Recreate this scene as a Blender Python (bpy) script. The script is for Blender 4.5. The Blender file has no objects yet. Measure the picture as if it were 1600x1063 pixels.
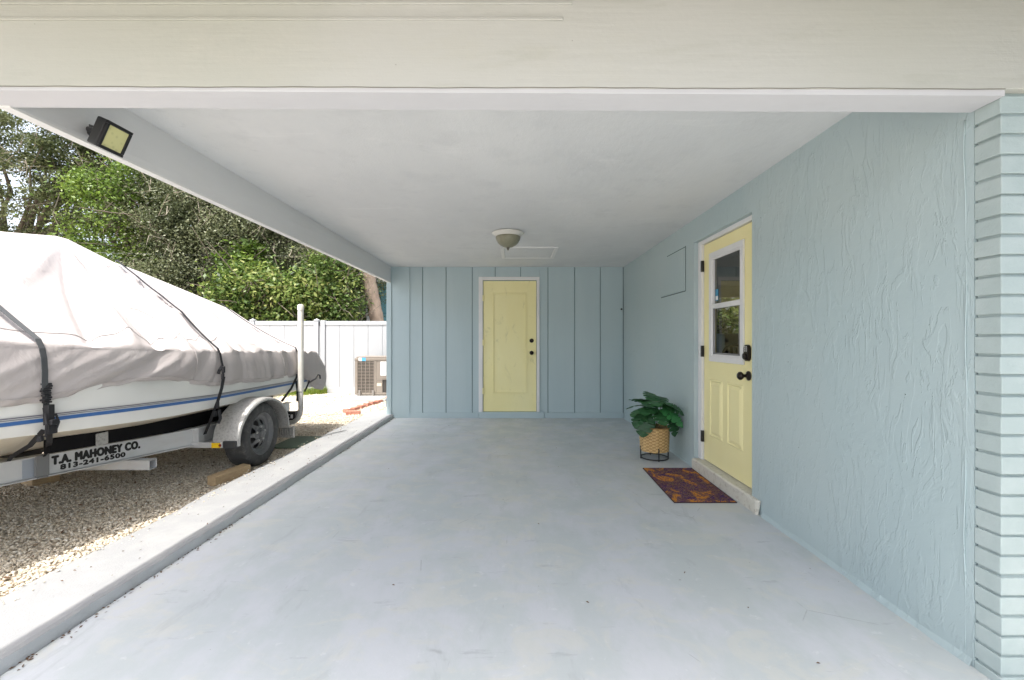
import bpy, math, random
import numpy as np
from mathutils import Vector, Matrix
R = math.radians
random.seed(7); rng = np.random.default_rng(7)
S = bpy.context.scene; C = S.collection
# ---------------------------------------------------------------- camera, sky, sun, exposure
cam_d = bpy.data.cameras.new('camera'); cam = bpy.data.objects.new('camera', cam_d); C.objects.link(cam)
cam.location = (0, 0, 1.22); cam.rotation_euler = (R(90), 0, 0)
cam_d.sensor_width = 36; cam_d.lens = 36*700/1600; cam_d.shift_x = -3/1600; cam_d.shift_y = -1/1600
cam_d.clip_start = .02; cam_d.clip_end = 2000
S.camera = cam
SUNV = Vector((-.19, -.35, 1)).normalized()
W = bpy.data.worlds.new('World'); S.world = W; W.use_nodes = True
wn = W.node_tree; bg = wn.nodes['Background']; sky = wn.nodes.new('ShaderNodeTexSky')
sky.sky_type = 'NISHITA'; sky.sun_disc = False; sky.sun_elevation = math.asin(SUNV.z)
sky.sun_rotation = math.atan2(SUNV.x, SUNV.y); sky.air_density = 1.0; sky.dust_density = 4.0; sky.ozone_density = .6
hs = wn.nodes.new('ShaderNodeHueSaturation'); hs.inputs['Saturation'].default_value = .5; hs.inputs['Value'].default_value = 1.0; wn.links.new(sky.outputs[0], hs.inputs['Color']); wn.links.new(hs.outputs[0], bg.inputs[0]); bg.inputs[1].default_value = .15
sl = bpy.data.lights.new('sun', 'SUN'); sl.energy = 2.0; sl.angle = R(.6); sl.color = (1, .96, .90)
so = bpy.data.objects.new('sun', sl); C.objects.link(so); so.rotation_euler = SUNV.to_track_quat('Z', 'Y').to_euler(); so.location = (-6, -8, 14)
S.view_settings.view_transform = 'Standard'; S.view_settings.look = 'None'; S.view_settings.gamma = 1
S.view_settings.exposure = 1.62
S.cycles.max_bounces = 10; S.cycles.diffuse_bounces = 6; S.cycles.transparent_max_bounces = 24

# ---------------------------------------------------------------- materials
def lin(h):
    if isinstance(h, tuple): return (*h[:3], 1)
    h = h.lstrip('#'); c = [int(h[i:i+2], 16)/255 for i in (0, 2, 4)]
    return tuple((x/12.92 if x <= .04045 else ((x+.055)/1.055)**2.4) for x in c) + (1,)
class M:
    def __init__(s, name, col=(.5, .5, .5), rough=.6, metal=0, spec=.4):
        s.m = bpy.data.materials.new(name); s.m.use_nodes = True; s.t = s.m.node_tree
        s.b = s.t.nodes['Principled BSDF']; s.h = None
        s.b.inputs['Base Color'].default_value = lin(col); s.b.inputs['Roughness'].default_value = rough
        s.b.inputs['Metallic'].default_value = metal; s.b.inputs['Specular IOR Level'].default_value = spec
        s.col = None; s.basecol = lin(col)
        s.tc = s.t.nodes.new('ShaderNodeTexCoord').outputs['Object']
    def n(s, typ, **kw):
        nd = s.t.nodes.new(typ)
        for k, v in kw.items(): setattr(nd, k, v)
        return nd
    def L(s, a, b): s.t.links.new(a, b)
    def coords(s, scale=(1, 1, 1)):
        mp = s.n('ShaderNodeMapping'); s.L(s.tc, mp.inputs[0]); mp.inputs['Scale'].default_value = scale
        return mp.outputs[0]
    def noise(s, scale=5, detail=4, rough=.55, stretch=(1, 1, 1), dist=0):
        nd = s.n('ShaderNodeTexNoise'); s.L(s.coords(stretch), nd.inputs['Vector'])
        nd.inputs['Scale'].default_value = scale; nd.inputs['Detail'].default_value = detail
        nd.inputs['Roughness'].default_value = rough; nd.inputs['Distortion'].default_value = dist
        return nd.outputs['Fac']
    def voro(s, scale=20, stretch=(1, 1, 1), feature='F1', out='Distance', rnd=1):
        nd = s.n('ShaderNodeTexVoronoi', feature=feature); s.L(s.coords(stretch), nd.inputs['Vector'])
        nd.inputs['Scale'].default_value = scale; nd.inputs['Randomness'].default_value = rnd
        return nd.outputs[out]
    def ramp(s, f, lo, hi, a=0., b=1., smooth=True):
        nd = s.n('ShaderNodeMapRange', interpolation_type='SMOOTHSTEP' if smooth else 'LINEAR'); s.L(f, nd.inputs[0])
        nd.inputs[1].default_value = lo; nd.inputs[2].default_value = hi; nd.inputs[3].default_value = a; nd.inputs[4].default_value = b
        return nd.outputs[0]
    def math(s, op, a, b=None):
        nd = s.n('ShaderNodeMath', operation=op)
        for i, v in enumerate((a, b)):
            if v is None: continue
            if isinstance(v, (int, float)): nd.inputs[i].default_value = v
            else: s.L(v, nd.inputs[i])
        return nd.outputs[0]
    def mixc(s, fac, col2, mode='MIX'):
        nd = s.n('ShaderNodeMix', data_type='RGBA', blend_type=mode)
        if isinstance(fac, (int, float)): nd.inputs[0].default_value = fac
        else: s.L(fac, nd.inputs[0])
        if s.col is None: nd.inputs[6].default_value = s.basecol
        else: s.L(s.col, nd.inputs[6])
        if isinstance(col2, (tuple, str)): nd.inputs[7].default_value = lin(col2)
        else: s.L(col2, nd.inputs[7])
        s.col = nd.outputs[2]; s.L(s.col, s.b.inputs['Base Color']); return s
    def bump(s, h, strength=.5, dist=.01):
        nd = s.n('ShaderNodeBump'); s.L(h, nd.inputs['Height']); nd.inputs['Strength'].default_value = strength
        nd.inputs['Distance'].default_value = dist
        if s.h is not None: s.L(s.h, nd.inputs['Normal'])
        s.h = nd.outputs[0]; s.L(s.h, s.b.inputs['Normal']); return s
    def rough(s, f, a, b):
        s.L(s.ramp(f, .3, .7, a, b), s.b.inputs['Roughness']); return s
    def attr(s, name='rnd'):
        nd = s.n('ShaderNodeAttribute', attribute_name=name); return nd.outputs['Fac']

def painted(name, col, col2, sc=3, rough=.6, bsc=60, bst=.15, stretch=(1, 1, 1)):
    m = M(name, col, rough)
    m.mixc(m.ramp(m.noise(sc, 5, .6, stretch), .35, .7, 0, .8), col2)
    m.bump(m.noise(bsc, 4, .6, stretch), bst, .004)
    return m
# stucco with skip-trowel relief
def stucco():
    m = M('stucco_paint', (.40, .495, .515), .62)
    big = m.noise(1.1, 2, .5, (1, 1, .7))
    m.mixc(m.ramp(big, .35, .7, 0, .6), (.455, .53, .535))
    a = m.noise(5.0, 4.5, .62, (1, 1.1, .45), 1.3)
    b = m.noise(15, 4, .62, (1, 1.15, .30), 1.1)
    c2 = m.noise(26, 4, .6, (1, 1.3, .5), .6)
    mask = m.ramp(m.noise(1.9, 4, .6, (1, 1, .7)), .44, .60)
    pa = m.math('MULTIPLY', m.ramp(a, .50, .57), m.ramp(m.noise(3.3, 3), .35, .6, .25, 1))
    pb = m.math('MULTIPLY', m.ramp(b, .535, .60), mask)
    pc = m.math('MULTIPLY', m.ramp(c2, .56, .63), m.math('SUBTRACT', 1, mask))
    h = m.math('ADD', m.math('MULTIPLY', pa, .55), m.math('MULTIPLY', pb, .75))
    h = m.math('ADD', h, m.math('MULTIPLY', pc, .3))
    h = m.math('ADD', h, m.math('MULTIPLY', m.noise(50, 5, .65), .25))
    m.bump(h, .5, .0056)
    pits = m.ramp(m.voro(16), .0, .075, 1, 0)
    pm = m.math('MULTIPLY', pits, m.ramp(m.noise(6, 3), .55, .66))
    m.mixc(m.math('MULTIPLY', pm, .75), (.13, .17, .18)); m.bump(m.math('MULTIPLY', pm, -1), .8, .01)
    m.mixc(m.math('MULTIPLY', m.ramp(m.noise(30, 4, .7), .66, .8), .25), (.2, .27, .28))
    return m
def floorpaint():
    m = M('floor_paint', (.47, .505, .51), .5, spec=.35)
    m.mixc(m.ramp(m.noise(2.4, 5, .68, (1, .6, 1)), .42, .60, 0, .8), (.535, .55, .58))
    m.mixc(m.ramp(m.noise(4.5, 5, .65, (.7, 1, 1), 1), .50, .62, 0, .6), (.545, .55, .515))
    m.mixc(m.ramp(m.noise(6, 6, .7, (1, .35, 1), .6), .57, .70, 0, .6), (.40, .425, .435))
    m.mixc(m.ramp(m.noise(9, 7, .72, (.25, 1, 1)), .60, .68, 0, .55), (.34, .36, .38))
    m.mixc(m.ramp(m.noise(13, 6, .7, (1, 1, 1), .3), .60, .70, 0, .5), (.64, .65, .66))
    m.mixc(m.ramp(m.voro(7), .012, .022, .8, 0), (.10, .085, .07))
    m.mixc(m.ramp(m.voro(17, (1, 1.13, 1)), .01, .03, .5, 0), (.2, .19, .18))
    ed = m.voro(1.3, (1, .7, 1), 'DISTANCE_TO_EDGE'); hair = m.math('MULTIPLY', m.ramp(ed, .0, .004, 1, 0), m.ramp(m.noise(2.3, 4, .6), .56, .62))
    m.mixc(m.math('MULTIPLY', hair, .55), (.25, .26, .27))
    m.mixc(m.ramp(m.noise(34, 5, .75, (1, 1, 1), .4), .68, .76, 0, .45), (.36, .37, .37))
    m.bump(m.noise(9, 6, .6, (1, .8, 1)), .22, .01); m.bump(m.noise(140, 3), .12, .002)
    m.rough(m.noise(4, 4), .34, .6)
    return m
stuc = stucco(); flo = floorpaint()
blue = painted('siding_paint', (.415, .515, .545), (.455, .55, .575), 2.2, .55, 30, .25, (1, 1, .12))
blue.mixc(blue.ramp(blue.noise(14, 5, .7, (2, 2, .3)), .66, .8, 0, .3), (.28, .36, .375))
brickpaint = painted('brick_paint', (.38, .455, .455), (.44, .51, .51), 6, .6, 25, .6)
brickpaint.bump(brickpaint.noise(90, 4), .3, .003)
mortar = painted('mortar_paint', (.33, .40, .405), (.38, .45, .45), 6, .7, 60, .5)
yellow = painted('yellow_paint', (.85, .775, .41), (.87, .81, .46), 2, .42, 25, .12, (1, 1, .3))
yellow_b = painted('worn_yellow_paint', (.85, .78, .40), (.87, .81, .46), 2.5, .45, 25, .15, (1, 1, .3))
yellow_b.mixc(yellow_b.ramp(yellow_b.noise(4, 6, .7, (1.6, 1, .8), .8), .55, .72, 0, .45), (.50, .47, .23))
yellow_b.mixc(yellow_b.ramp(yellow_b.noise(9, 6, .75, (1.5, 1, .5), 1), .66, .76, 0, .5), (.40, .38, .22))
white = painted('white_trim', (.74, .74, .74), (.68, .69, .70), 4, .4, 40, .1)
ceilm = painted('ceiling_paint', (.66, .67, .675), (.74, .745, .745), 1.2, .75, 22, .55, (1, .5, 1))
ceilm.mixc(ceilm.ramp(ceilm.noise(2.2, 5, .65, (.6, 2.2, 1), .6), .58, .74, 0, .42), (.80, .80, .80))
ceilm.mixc(ceilm.ramp(ceilm.noise(3, 5, .65), .5, .7, 0, .45), (.60, .61, .62))
ceilm.mixc(ceilm.ramp(ceilm.noise(7, 6, .7), .62, .74, 0, .4), (.52, .53, .54))
ceilm.bump(ceilm.noise(120, 3), .35, .004)
beamg = painted('beam_paint', (.70, .705, .71), (.74, .745, .75), 2, .7, 30, .3, (1, .15, 1))
lip = painted('beam_lip_paint', (.76, .76, .75), (.70, .70, .70), 2, .6, 30, .3, (1, .2, 1))
head = M('header_paint', (.44, .445, .39), .7)
head.mixc(head.ramp(head.noise(.55, 2, .5, (1, 1, .5)), .35, .65, 0, .85), (.50, .50, .475))
head.mixc(head.ramp(head.noise(5, 7, .68, (.35, 1, 2.4), .4), .52, .74, 0, .42), (.38, .385, .335))
head.mixc(head.ramp(head.noise(3.5, 5, .7, (.6, 1, 1)), .5, .7, 0, .5), (.485, .48, .43))
head.mixc(head.ramp(head.noise(16, 6, .7, (.2, 1, 2)), .58, .76, 0, .3), (.53, .53, .48))
head.mixc(head.ramp(head.voro(9), .012, .03, .6, 0), (.2, .19, .16))
head.bump(head.noise(8, 7, .62, (.16, 1, 3)), .28, .006); head.bump(head.noise(60, 4, .6), .3, .002)
headlip = painted('header_soffit_paint', (.58, .58, .60), (.54, .54, .56), 3, .7, 40, .3, (.3, 1, 1))
headlip.mixc(headlip.ramp(headlip.noise(6, 6, .7, (.6, 1, 1)), .64, .76, 0, .35), (.46, .46, .47))
crack = M('dark_crack', (.16, .15, .12), .9)
sill = M('sill_stone', (.62, .60, .53), .75); sill.mixc(sill.ramp(sill.noise(30, 5, .7), .5, .65, 0, .6), (.40, .36, .29))
sill.mixc(sill.ramp(sill.voro(80), .1, .3, .5, 0), (.75, .73, .68)); sill.bump(sill.noise(90, 4), .4, .004)
kerbm = M('kerb_concrete', (.29, .295, .30), .8); kerbm.mixc(kerbm.ramp(kerbm.noise(5, 6, .65), .4, .7, 0, .6), (.36, .36, .355))
kerbm.mixc(kerbm.ramp(kerbm.noise(160, 3, .7), .6, .75, 0, .5), (.17, .17, .165))
kerbm.mixc(kerbm.ramp(kerbm.noise(12, 6, .75, (1, .5, 1)), .66, .76, 0, .55), (.30, .28, .25)); kerbm.bump(kerbm.noise(110, 4, .7), .6, .006)
kerbface = M('kerb_edge_paint', (.52, .54, .55), .8); kerbface.mixc(kerbface.ramp(kerbface.noise(9, 6, .7, (1, .3, 1)), .45, .7, 0, .7), (.40, .41, .415))
kerbface.bump(kerbface.noise(50, 5, .7), .7, .008)
gravel = M('gravel_bed', (.50, .435, .34), .9)
gravel.mixc(gravel.voro(70, (1, 1, 1), 'F1', 'Color'), (.60, .55, .47)); gravel.t.links.remove(gravel.t.nodes['Principled BSDF'].inputs['Base Color'].links[0]) if False else None
gravel.mixc(gravel.ramp(gravel.noise(1.2, 5, .6), .5, .7, 0, .5), (.44, .38, .29))
gravel.bump(gravel.voro(75), .9, .012)
pebm = M('pebble', (.46, .40, .31), .8)
pr = pebm.n('ShaderNodeValToRGB'); pebm.L(pebm.attr(), pr.inputs[0]); e = pr.color_ramp.elements
e[0].position = 0; e[0].color = (.27, .21, .14, 1); e[1].position = 1; e[1].color = (.80, .76, .68, 1)
for p, c in ((.25, (.52, .44, .33, 1)), (.6, (.66, .585, .47, 1)), (.85, (.74, .68, .58, 1))):
    q = e.new(p); q.color = c
pebm.L(pr.outputs[0], pebm.b.inputs['Base Color'])
drive = M('driveway_concrete', (.50, .49, .46), .85); drive.mixc(drive.ramp(drive.noise(2, 6, .6), .4, .7, 0, .6), (.40, .39, .37)); drive.bump(drive.noise(90, 4), .4, .004)
cover = M('canvas_cover', (.49, .455, .445), .85, spec=.15)
cover.mixc(cover.ramp(cover.noise(1.6, 5, .6), .45, .7, 0, .5), (.44, .395, .39))
cover.mixc(cover.ramp(cover.noise(7, 6, .7, (1, .5, 1.5), .6), .58, .78, 0, .3), (.32, .295, .285))
cover.bump(cover.noise(9, 5, .6, (1, 1, .6), .8), .5, .016); cover.bump(cover.noise(300, 2), .2, .001)
gel = painted('gelcoat', (.76, .76, .73), (.70, .695, .665), 1.5, .22, 3, .05)
gelb = painted('hull_bottom_bounce', (.70, .655, .56), (.60, .54, .42), 2, .4, 20, .1)  # white underside; warm light bounced off the gravel is put into its tan
stripeb = M('stripe_blue', (.05, .14, .36), .3); pin = M('pinstripe', (.18, .17, .22), .35)
blackc = M('black_carpet', (.012, .012, .013), .95, spec=.05)
strapm = M('webbing', (.022, .022, .025), .75); strapm.bump(strapm.noise(200, 2), .5, .002)
strapg = M('worn_webbing', (.085, .09, .095), .8); strapg.bump(strapg.noise(200, 2), .5, .002)
alu = M('aluminium', (.62, .63, .64), .48, .35); alu.mixc(alu.ramp(alu.noise(4, 5, .6, (1, .4, 1.5)), .45, .72, 0, .5), (.50, .49, .47)); alu.bump(alu.noise(60, 3), .12, .002)
galv = M('galvanised', (.46, .455, .44), .55, .4); galv.mixc(galv.ramp(galv.noise(55, 5, .7), .45, .65, 0, .8), (.28, .275, .265))
galv.mixc(galv.ramp(galv.noise(120, 3, .7), .6, .7, 0, .6), (.66, .65, .62)); galv.bump(galv.noise(90, 3), .3, .003)
pvc = painted('pvc', (.72, .70, .64), (.66, .64, .57), 5, .35, 30, .05)
rubber = M('rubber', (.055, .056, .057), .8); rubber.mixc(rubber.ramp(rubber.noise(14, 5, .7), .45, .7, 0, .7), (.12, .118, .11)); rubber.bump(rubber.noise(90, 3), .4, .003)
rimm = M('grey_rim', (.15, .155, .16), .45, .5); rimm.mixc(rimm.ramp(rimm.noise(25, 5, .7), .5, .7, 0, .6), (.24, .235, .22))
dark = M('black_metal', (.018, .018, .02), .4); dplast = M('dark_plastic', (.03, .032, .034), .5)
knobm = M('bronze_black', (.025, .02, .018), .3, .6)
refl = M('amber_reflector', (.85, .55, .02), .25); redl = M('red_lens', (.25, .02, .015), .3)
decal = M('letter_black', (.008, .008, .008), .4); whitel = M('letter_white', (.7, .7, .7), .5)
wood = M('old_board', (.46, .34, .20), .8); wood.mixc(wood.ramp(wood.noise(8, 6, .7, (1, 3, 6)), .4, .7, 0, .7), (.33, .23, .14)); wood.bump(wood.noise(30, 5, .7, (1, 3, 5)), .5, .004)
redbrick = M('red_brick', (.42, .17, .12), .85); redbrick.mixc(redbrick.ramp(redbrick.noise(18, 5, .7), .4, .7, 0, .8), (.52, .28, .21)); redbrick.bump(redbrick.noise(60, 4), .6, .006)
vinyl = painted('vinyl', (.44, .45, .465), (.40, .41, .42), .8, .35, 10, .02)
tan = painted('ac_tan', (.25, .215, .18), (.22, .19, .16), 4, .5, 30, .1)
grey_c = painted('pad_concrete', (.5, .49, .46), (.42, .41, .39), 8, .85, 60, .4)
basket = M('woven_basket', (.36, .22, .085), .65)
basket.mixc(basket.ramp(basket.attr('weave'), .2, .8, 0, 1), (.62, .43, .20)); basket.bump(basket.noise(150, 3), .5, .003)
soil = M('soil', (.03, .022, .015), .95)
def leafmat(name, cols, rough=.45, trans=.35, fill=True):
    m = M(name, cols[0], rough, spec=.35)
    r = m.n('ShaderNodeValToRGB'); m.L(m.attr(), r.inputs[0]); e = r.color_ramp.elements
    e[0].position = 0; e[0].color = (*cols[0], 1); e[1].position = 1; e[1].color = (*cols[-1], 1)
    for i, c in enumerate(cols[1:-1]):
        q = e.new((i+1)/(len(cols)-1)); q.color = (*c, 1)
    m.col = r.outputs[0]; m.L(m.col, m.b.inputs['Base Color'])
    tr = m.n('ShaderNodeBsdfTranslucent'); m.L(r.outputs[0], tr.inputs[0])
    mx = m.n('ShaderNodeMixShader'); mx.inputs[0].default_value = trans
    out = m.t.nodes['Material Output']; m.L(m.b.outputs[0], mx.inputs[1]); m.L(tr.outputs[0], mx.inputs[2]); m.L(mx.outputs[0], out.inputs[0])
    return m
L_oak = leafmat('oak_leaf', [(.04, .055, .02), (.09, .11, .045), (.15, .175, .075), (.24, .26, .13)])
L_lime = leafmat('lime_leaf', [(.05, .09, .015), (.10, .17, .025), (.18, .27, .045), (.27, .34, .08)])
L_dark = leafmat('dark_leaf', [(.04, .052, .025), (.085, .105, .05), (.15, .17, .085), (.26, .27, .16)])
L_shrub = leafmat('shrub_leaf', [(.03, .055, .015), (.07, .125, .025), (.13, .20, .045), (.23, .28, .07), (.33, .34, .12)])
L_mons = leafmat('monstera_leaf', [(.022, .07, .03), (.05, .17, .06), (.07, .30, .10)], .38, .12)
barkm = M('bark', (.20, .165, .13), .9); barkm.mixc(barkm.ramp(barkm.noise(9, 5, .7, (1, 1, .3)), .4, .7, 0, .7), (.11, .09, .07)); barkm.bump(barkm.noise(14, 5, .7, (1, 1, .3)), .8, .03)
twigm = M('dead_twig', (.33, .29, .23), .9)
palmb = M('palm_bark', (.33, .25, .19), .9); palmb.mixc(palmb.ramp(palmb.noise(7, 5, .7, (1, 1, .6)), .4, .7, 0, .8), (.22, .16, .12)); palmb.bump(palmb.noise(20, 4, .6, (1, 1, 3)), .8, .02)
grassm = leafmat('grass_blade', [(.10, .14, .02), (.17, .26, .03), (.30, .33, .07)], .6, .4)
nwall = painted('neighbour_blue', (.16, .36, .42), (.19, .40, .45), 2, .6, 30, .1)
shingle = M('shingles', (.22, .22, .22), .9); shingle.bump(shingle.noise(40, 4), .6, .01)
roomm = M('room_wall', (.42, .42, .40), .8); roomf = M('room_floor', (.2, .17, .14), .5)
glass = M('window_glass', (1, 1, 1), 0); glass2 = M('screened_glass', (1, 1, 1), 0)
def _glass(glass, ior, tint):
    t = glass.t; out = t.nodes['Material Output']; tr = t.nodes.new('ShaderNodeBsdfTransparent'); tr.inputs[0].default_value = (tint, tint*1.03, tint, 1)
    gl = t.nodes.new('ShaderNodeBsdfGlossy'); gl.inputs['Roughness'].default_value = .01
    fr = t.nodes.new('ShaderNodeFresnel'); fr.inputs[0].default_value = ior; mx = t.nodes.new('ShaderNodeMixShader')
    t.links.new(fr.outputs[0], mx.inputs[0]); t.links.new(tr.outputs[0], mx.inputs[1]); t.links.new(gl.outputs[0], mx.inputs[2]); t.links.new(mx.outputs[0], out.inputs[0])
_glass(glass, 2.6, .30); _glass(glass2, 1.45, .42)
bowl = M('frosted_glass', (.22, .215, .15), .3); bowl.mixc(bowl.ramp(bowl.noise(12, 4, .6), .4, .7, 0, .6), (.30, .295, .22))
lampw = M('lamp_base', (.66, .65, .60), .4)
ledm = M('led_lens', (.62, .60, .30), .35); ledm.mixc(ledm.ramp(ledm.voro(38), .12, .3, .5, 0), (.45, .45, .22))
def matmat():
    m = M('doormat', (.10, .05, .085), .95, spec=.1)
    m.mixc(m.ramp(m.noise(11, 4, .7, (1, 1, 1), .8), .50, .56, 0, .9), (.055, .025, .13))
    m.mixc(m.ramp(m.noise(38, 5, .8, (1, 1, 1), 1.4), .50, .56, 0, .85), (.26, .14, .08))
    m.mixc(m.ramp(m.noise(30, 5, .8, (1.1, .9, 1), 2.0), .55, .60, 0, .85), (.05, .02, .10))
    m.mixc(m.ramp(m.noise(55, 4, .8, (1.3, 1, 1), 2.2), .56, .61, 0, .8), (.42, .27, .15))
    s1 = m.ramp(m.noise(6.2, 3, .62, (1.25, .8, 1), .7), .52, .585)
    s2 = m.ramp(m.noise(42, 4, .8, (1, 1, 1), 1.6), .44, .52)
    m.mixc(m.math('MULTIPLY', s1, s2), (.66, .27, .04))
    m.mixc(m.math('MULTIPLY', m.ramp(m.noise(20, 3, .7, (1, 1.1, 1), 2), .62, .68), .6), (.12, .17, .07))
    m.bump(m.noise(140, 4, .8), 1, .01); return m
mat_mat = matmat(); border = M('mat_border', (.04, .022, .03), .9)
matgreen = M('green_mat', (.10, .14, .10), .85); matgreen.bump(matgreen.noise(120, 3), .6, .004)
wirem = M('wire', (.45, .45, .45), .6); litterm = M('litter', (.12, .07, .04), .9)

# ---------------------------------------------------------------- mesh helpers
class MB:
    def __init__(s): s.v = []; s.f = []; s.a = None
    def add(s, vs, fs):
        o = len(s.v); s.v += [tuple(v) for v in vs]; s.f += [tuple(i+o for i in f) for f in fs]; return s
    def box(s, x0, y0, z0, x1, y1, z1):
        x0, x1 = sorted((x0, x1)); y0, y1 = sorted((y0, y1)); z0, z1 = sorted((z0, z1))
        return s.add([(x, y, z) for z in (z0, z1) for y in (y0, y1) for x in (x0, x1)],
                     [(0, 2, 3, 1), (4, 5, 7, 6), (0, 1, 5, 4), (2, 6, 7, 3), (0, 4, 6, 2), (1, 3, 7, 5)])
    def hexa(s, p):   # 8 points: bottom 4 ccw, top 4 ccw
        return s.add(p, [(3, 2, 1, 0), (4, 5, 6, 7), (0, 1, 5, 4), (1, 2, 6, 5), (2, 3, 7, 6), (3, 0, 4, 7)])
    def obox(s, c, ax, ay, az, sx, sy, sz):
        c = Vector(c); ax = Vector(ax)*sx/2; ay = Vector(ay)*sy/2; az = Vector(az)*sz/2
        return s.hexa([c-ax-ay-az, c+ax-ay-az, c+ax+ay-az, c-ax+ay-az, c-ax-ay+az, c+ax-ay+az, c+ax+ay+az, c-ax+ay+az])
    def tube(s, pts, r, n=10, cap=True):
        pts = [Vector(p) for p in pts]; rs = r if isinstance(r, (list, tuple)) else [r]*len(pts)
        rings = []; up = None
        for i, p in enumerate(pts):
            d = (pts[min(i+1, len(pts)-1)]-pts[max(i-1, 0)]).normalized()
            if up is None: up = d.orthogonal().normalized()
            up = (up-d*up.dot(d)).normalized(); w = d.cross(up)
            rings.append([p+(up*math.cos(2*math.pi*k/n)+w*math.sin(2*math.pi*k/n))*rs[i] for k in range(n)])
        vs = [v for g in rings for v in g]
        fs = [(i*n+k, i*n+(k+1) % n, (i+1)*n+(k+1) % n, (i+1)*n+k) for i in range(len(pts)-1) for k in range(n)]
        if cap: fs += [tuple(range(n))[::-1], tuple((len(pts)-1)*n+k for k in range(n))]
        return s.add(vs, fs)
    def lathe(s, prof, c=(0, 0, 0), axis='Z', n=48, cap=True):
        vs = []
        for r, h in prof:
            for k in range(n):
                a = 2*math.pi*k/n; x, y = r*math.cos(a), r*math.sin(a)
                vs.append((c[0]+x, c[1]+y, c[2]+h) if axis == 'Z' else (c[0]+h, c[1]+x, c[2]+y) if axis == 'X' else (c[0]+x, c[1]+h, c[2]+y))
        m = len(prof)
        fs = [(i*n+k, i*n+(k+1) % n, (i+1)*n+(k+1) % n, (i+1)*n+k) for i in range(m-1) for k in range(n)]
        if cap:
            if prof[0][0] > 1e-6: fs.append(tuple(range(n))[::-1])
            if prof[-1][0] > 1e-6: fs.append(tuple((m-1)*n+k for k in range(n)))
        return s.add(vs, fs)
    def strip(s, pts, w, up, t=.003):   # flat webbing along pts; `up` = surface normals; width dir = tangent x normal
        pts = [Vector(p) for p in pts]; rows = []
        for i, p in enumerate(pts):
            d = (pts[min(i+1, len(pts)-1)]-pts[max(i-1, 0)]).normalized()
            nn = Vector(up[i] if isinstance(up, list) else up); nn = (nn-d*nn.dot(d)).normalized(); sd = d.cross(nn)*((w[i] if isinstance(w, list) else w)/2)
            rows.append([p-sd, p+sd, p+sd+nn*t, p-sd+nn*t])
        vs = [v for g in rows for v in g]; fs = [(0, 1, 2, 3)]
        for i in range(len(pts)-1):
            for k in range(4): fs.append((i*4+k, i*4+(k+1) % 4, (i+1)*4+(k+1) % 4, (i+1)*4+k))
        m = (len(pts)-1)*4; fs.append((m+3, m+2, m+1, m))
        return s.add(vs, fs)
def wloc(o):
    l = Vector((0, 0, 0))
    while o: l = l+o.location; o = o.parent
    return l
def props(o, label=None, cat=None, group=None, kind=None):
    if label: o['label'] = label
    if cat: o['category'] = cat
    if group: o['group'] = group
    if kind: o['kind'] = kind
    return o
def obj(name, mb, mat, parent=None, bevel=0, smooth=False, local=False, angle=None, recalc=True):
    me = bpy.data.meshes.new(name); V = np.array(mb.v, float)
    if parent is None and not local: org = Vector((*(V[:, :2].min(0)+V[:, :2].max(0))/2, V[:, 2].min())); V = V-np.array(org)
    else: org = Vector((0, 0, 0))
    me.from_pydata([tuple(v) for v in V], [], mb.f)
    if recalc:
        import bmesh
        b = bmesh.new(); b.from_mesh(me); bmesh.ops.recalc_face_normals(b, faces=b.faces); b.to_mesh(me); b.free()
    me.update(); o = bpy.data.objects.new(name, me); C.objects.link(o)
    me.materials.append(mat.m if isinstance(mat, M) else mat)
    if parent is not None:
        o.parent = parent
        if not local: o.location = -wloc(parent)
    else: o.location = org
    if smooth: me.polygons.foreach_set('use_smooth', [True]*len(me.polygons))
    if angle: 
        me.polygons.foreach_set('use_smooth', [True]*len(me.polygons)); me.set_sharp_from_angle(angle=R(angle))
    if bevel:
        bv = o.modifiers.new('b', 'BEVEL'); bv.width = bevel; bv.segments = 2; bv.limit_method = 'ANGLE'; bv.angle_limit = R(40)
    return o
def thing(name, loc, label, cat, group=None):
    o = bpy.data.objects.new(name, None); C.objects.link(o); o.location = loc; o.empty_display_size = .2
    return props(o, label, cat, group)
def fast(name, V, F, mat, parent=None, rnd=None, smooth=False, attr='rnd'):
    V = np.asarray(V, np.float32); F = np.asarray(F, np.int32); me = bpy.data.meshes.new(name); n, k = F.shape
    org = np.zeros(3)
    if parent is None: org = np.array([*(V[:, :2].min(0)+V[:, :2].max(0))/2, V[:, 2].min()]); V = V-org
    me.vertices.add(len(V)); me.vertices.foreach_set('co', V.astype(np.float32).ravel())
    me.loops.add(n*k); me.loops.foreach_set('vertex_index', F.ravel())
    me.polygons.add(n); me.polygons.foreach_set('loop_start', np.arange(n, dtype=np.int32)*k)
    if smooth: me.polygons.foreach_set('use_smooth', np.ones(n, bool))
    me.update(calc_edges=True)
    if rnd is not None:
        a = me.attributes.new(attr, 'FLOAT', 'FACE'); a.data.foreach_set('value', np.asarray(rnd, np.float32))
    me.materials.append(mat.m); o = bpy.data.objects.new(name, me); C.objects.link(o)
    if parent is not None: o.parent = parent; o.location = -wloc(parent)
    else: o.location = Vector(org)
    return o
def vnoise(x, y, seed=0):   # smooth value noise in numpy
    r = np.random.default_rng(seed).random((256, 256)); xi = np.floor(x).astype(int); yi = np.floor(y).astype(int)
    fx = x-xi; fy = y-yi; fx = fx*fx*(3-2*fx); fy = fy*fy*(3-2*fy)
    g = lambda a, b: r[a % 256, b % 256]
    return (g(xi, yi)*(1-fx)+g(xi+1, yi)*fx)*(1-fy)+(g(xi, yi+1)*(1-fx)+g(xi+1, yi+1)*fx)*fy-.5
def copy_tree(o, parent=None):
    c = o.copy(); C.objects.link(c); c.parent = parent
    for ch in list(o.children): copy_tree(ch, c)
    return c

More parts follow.
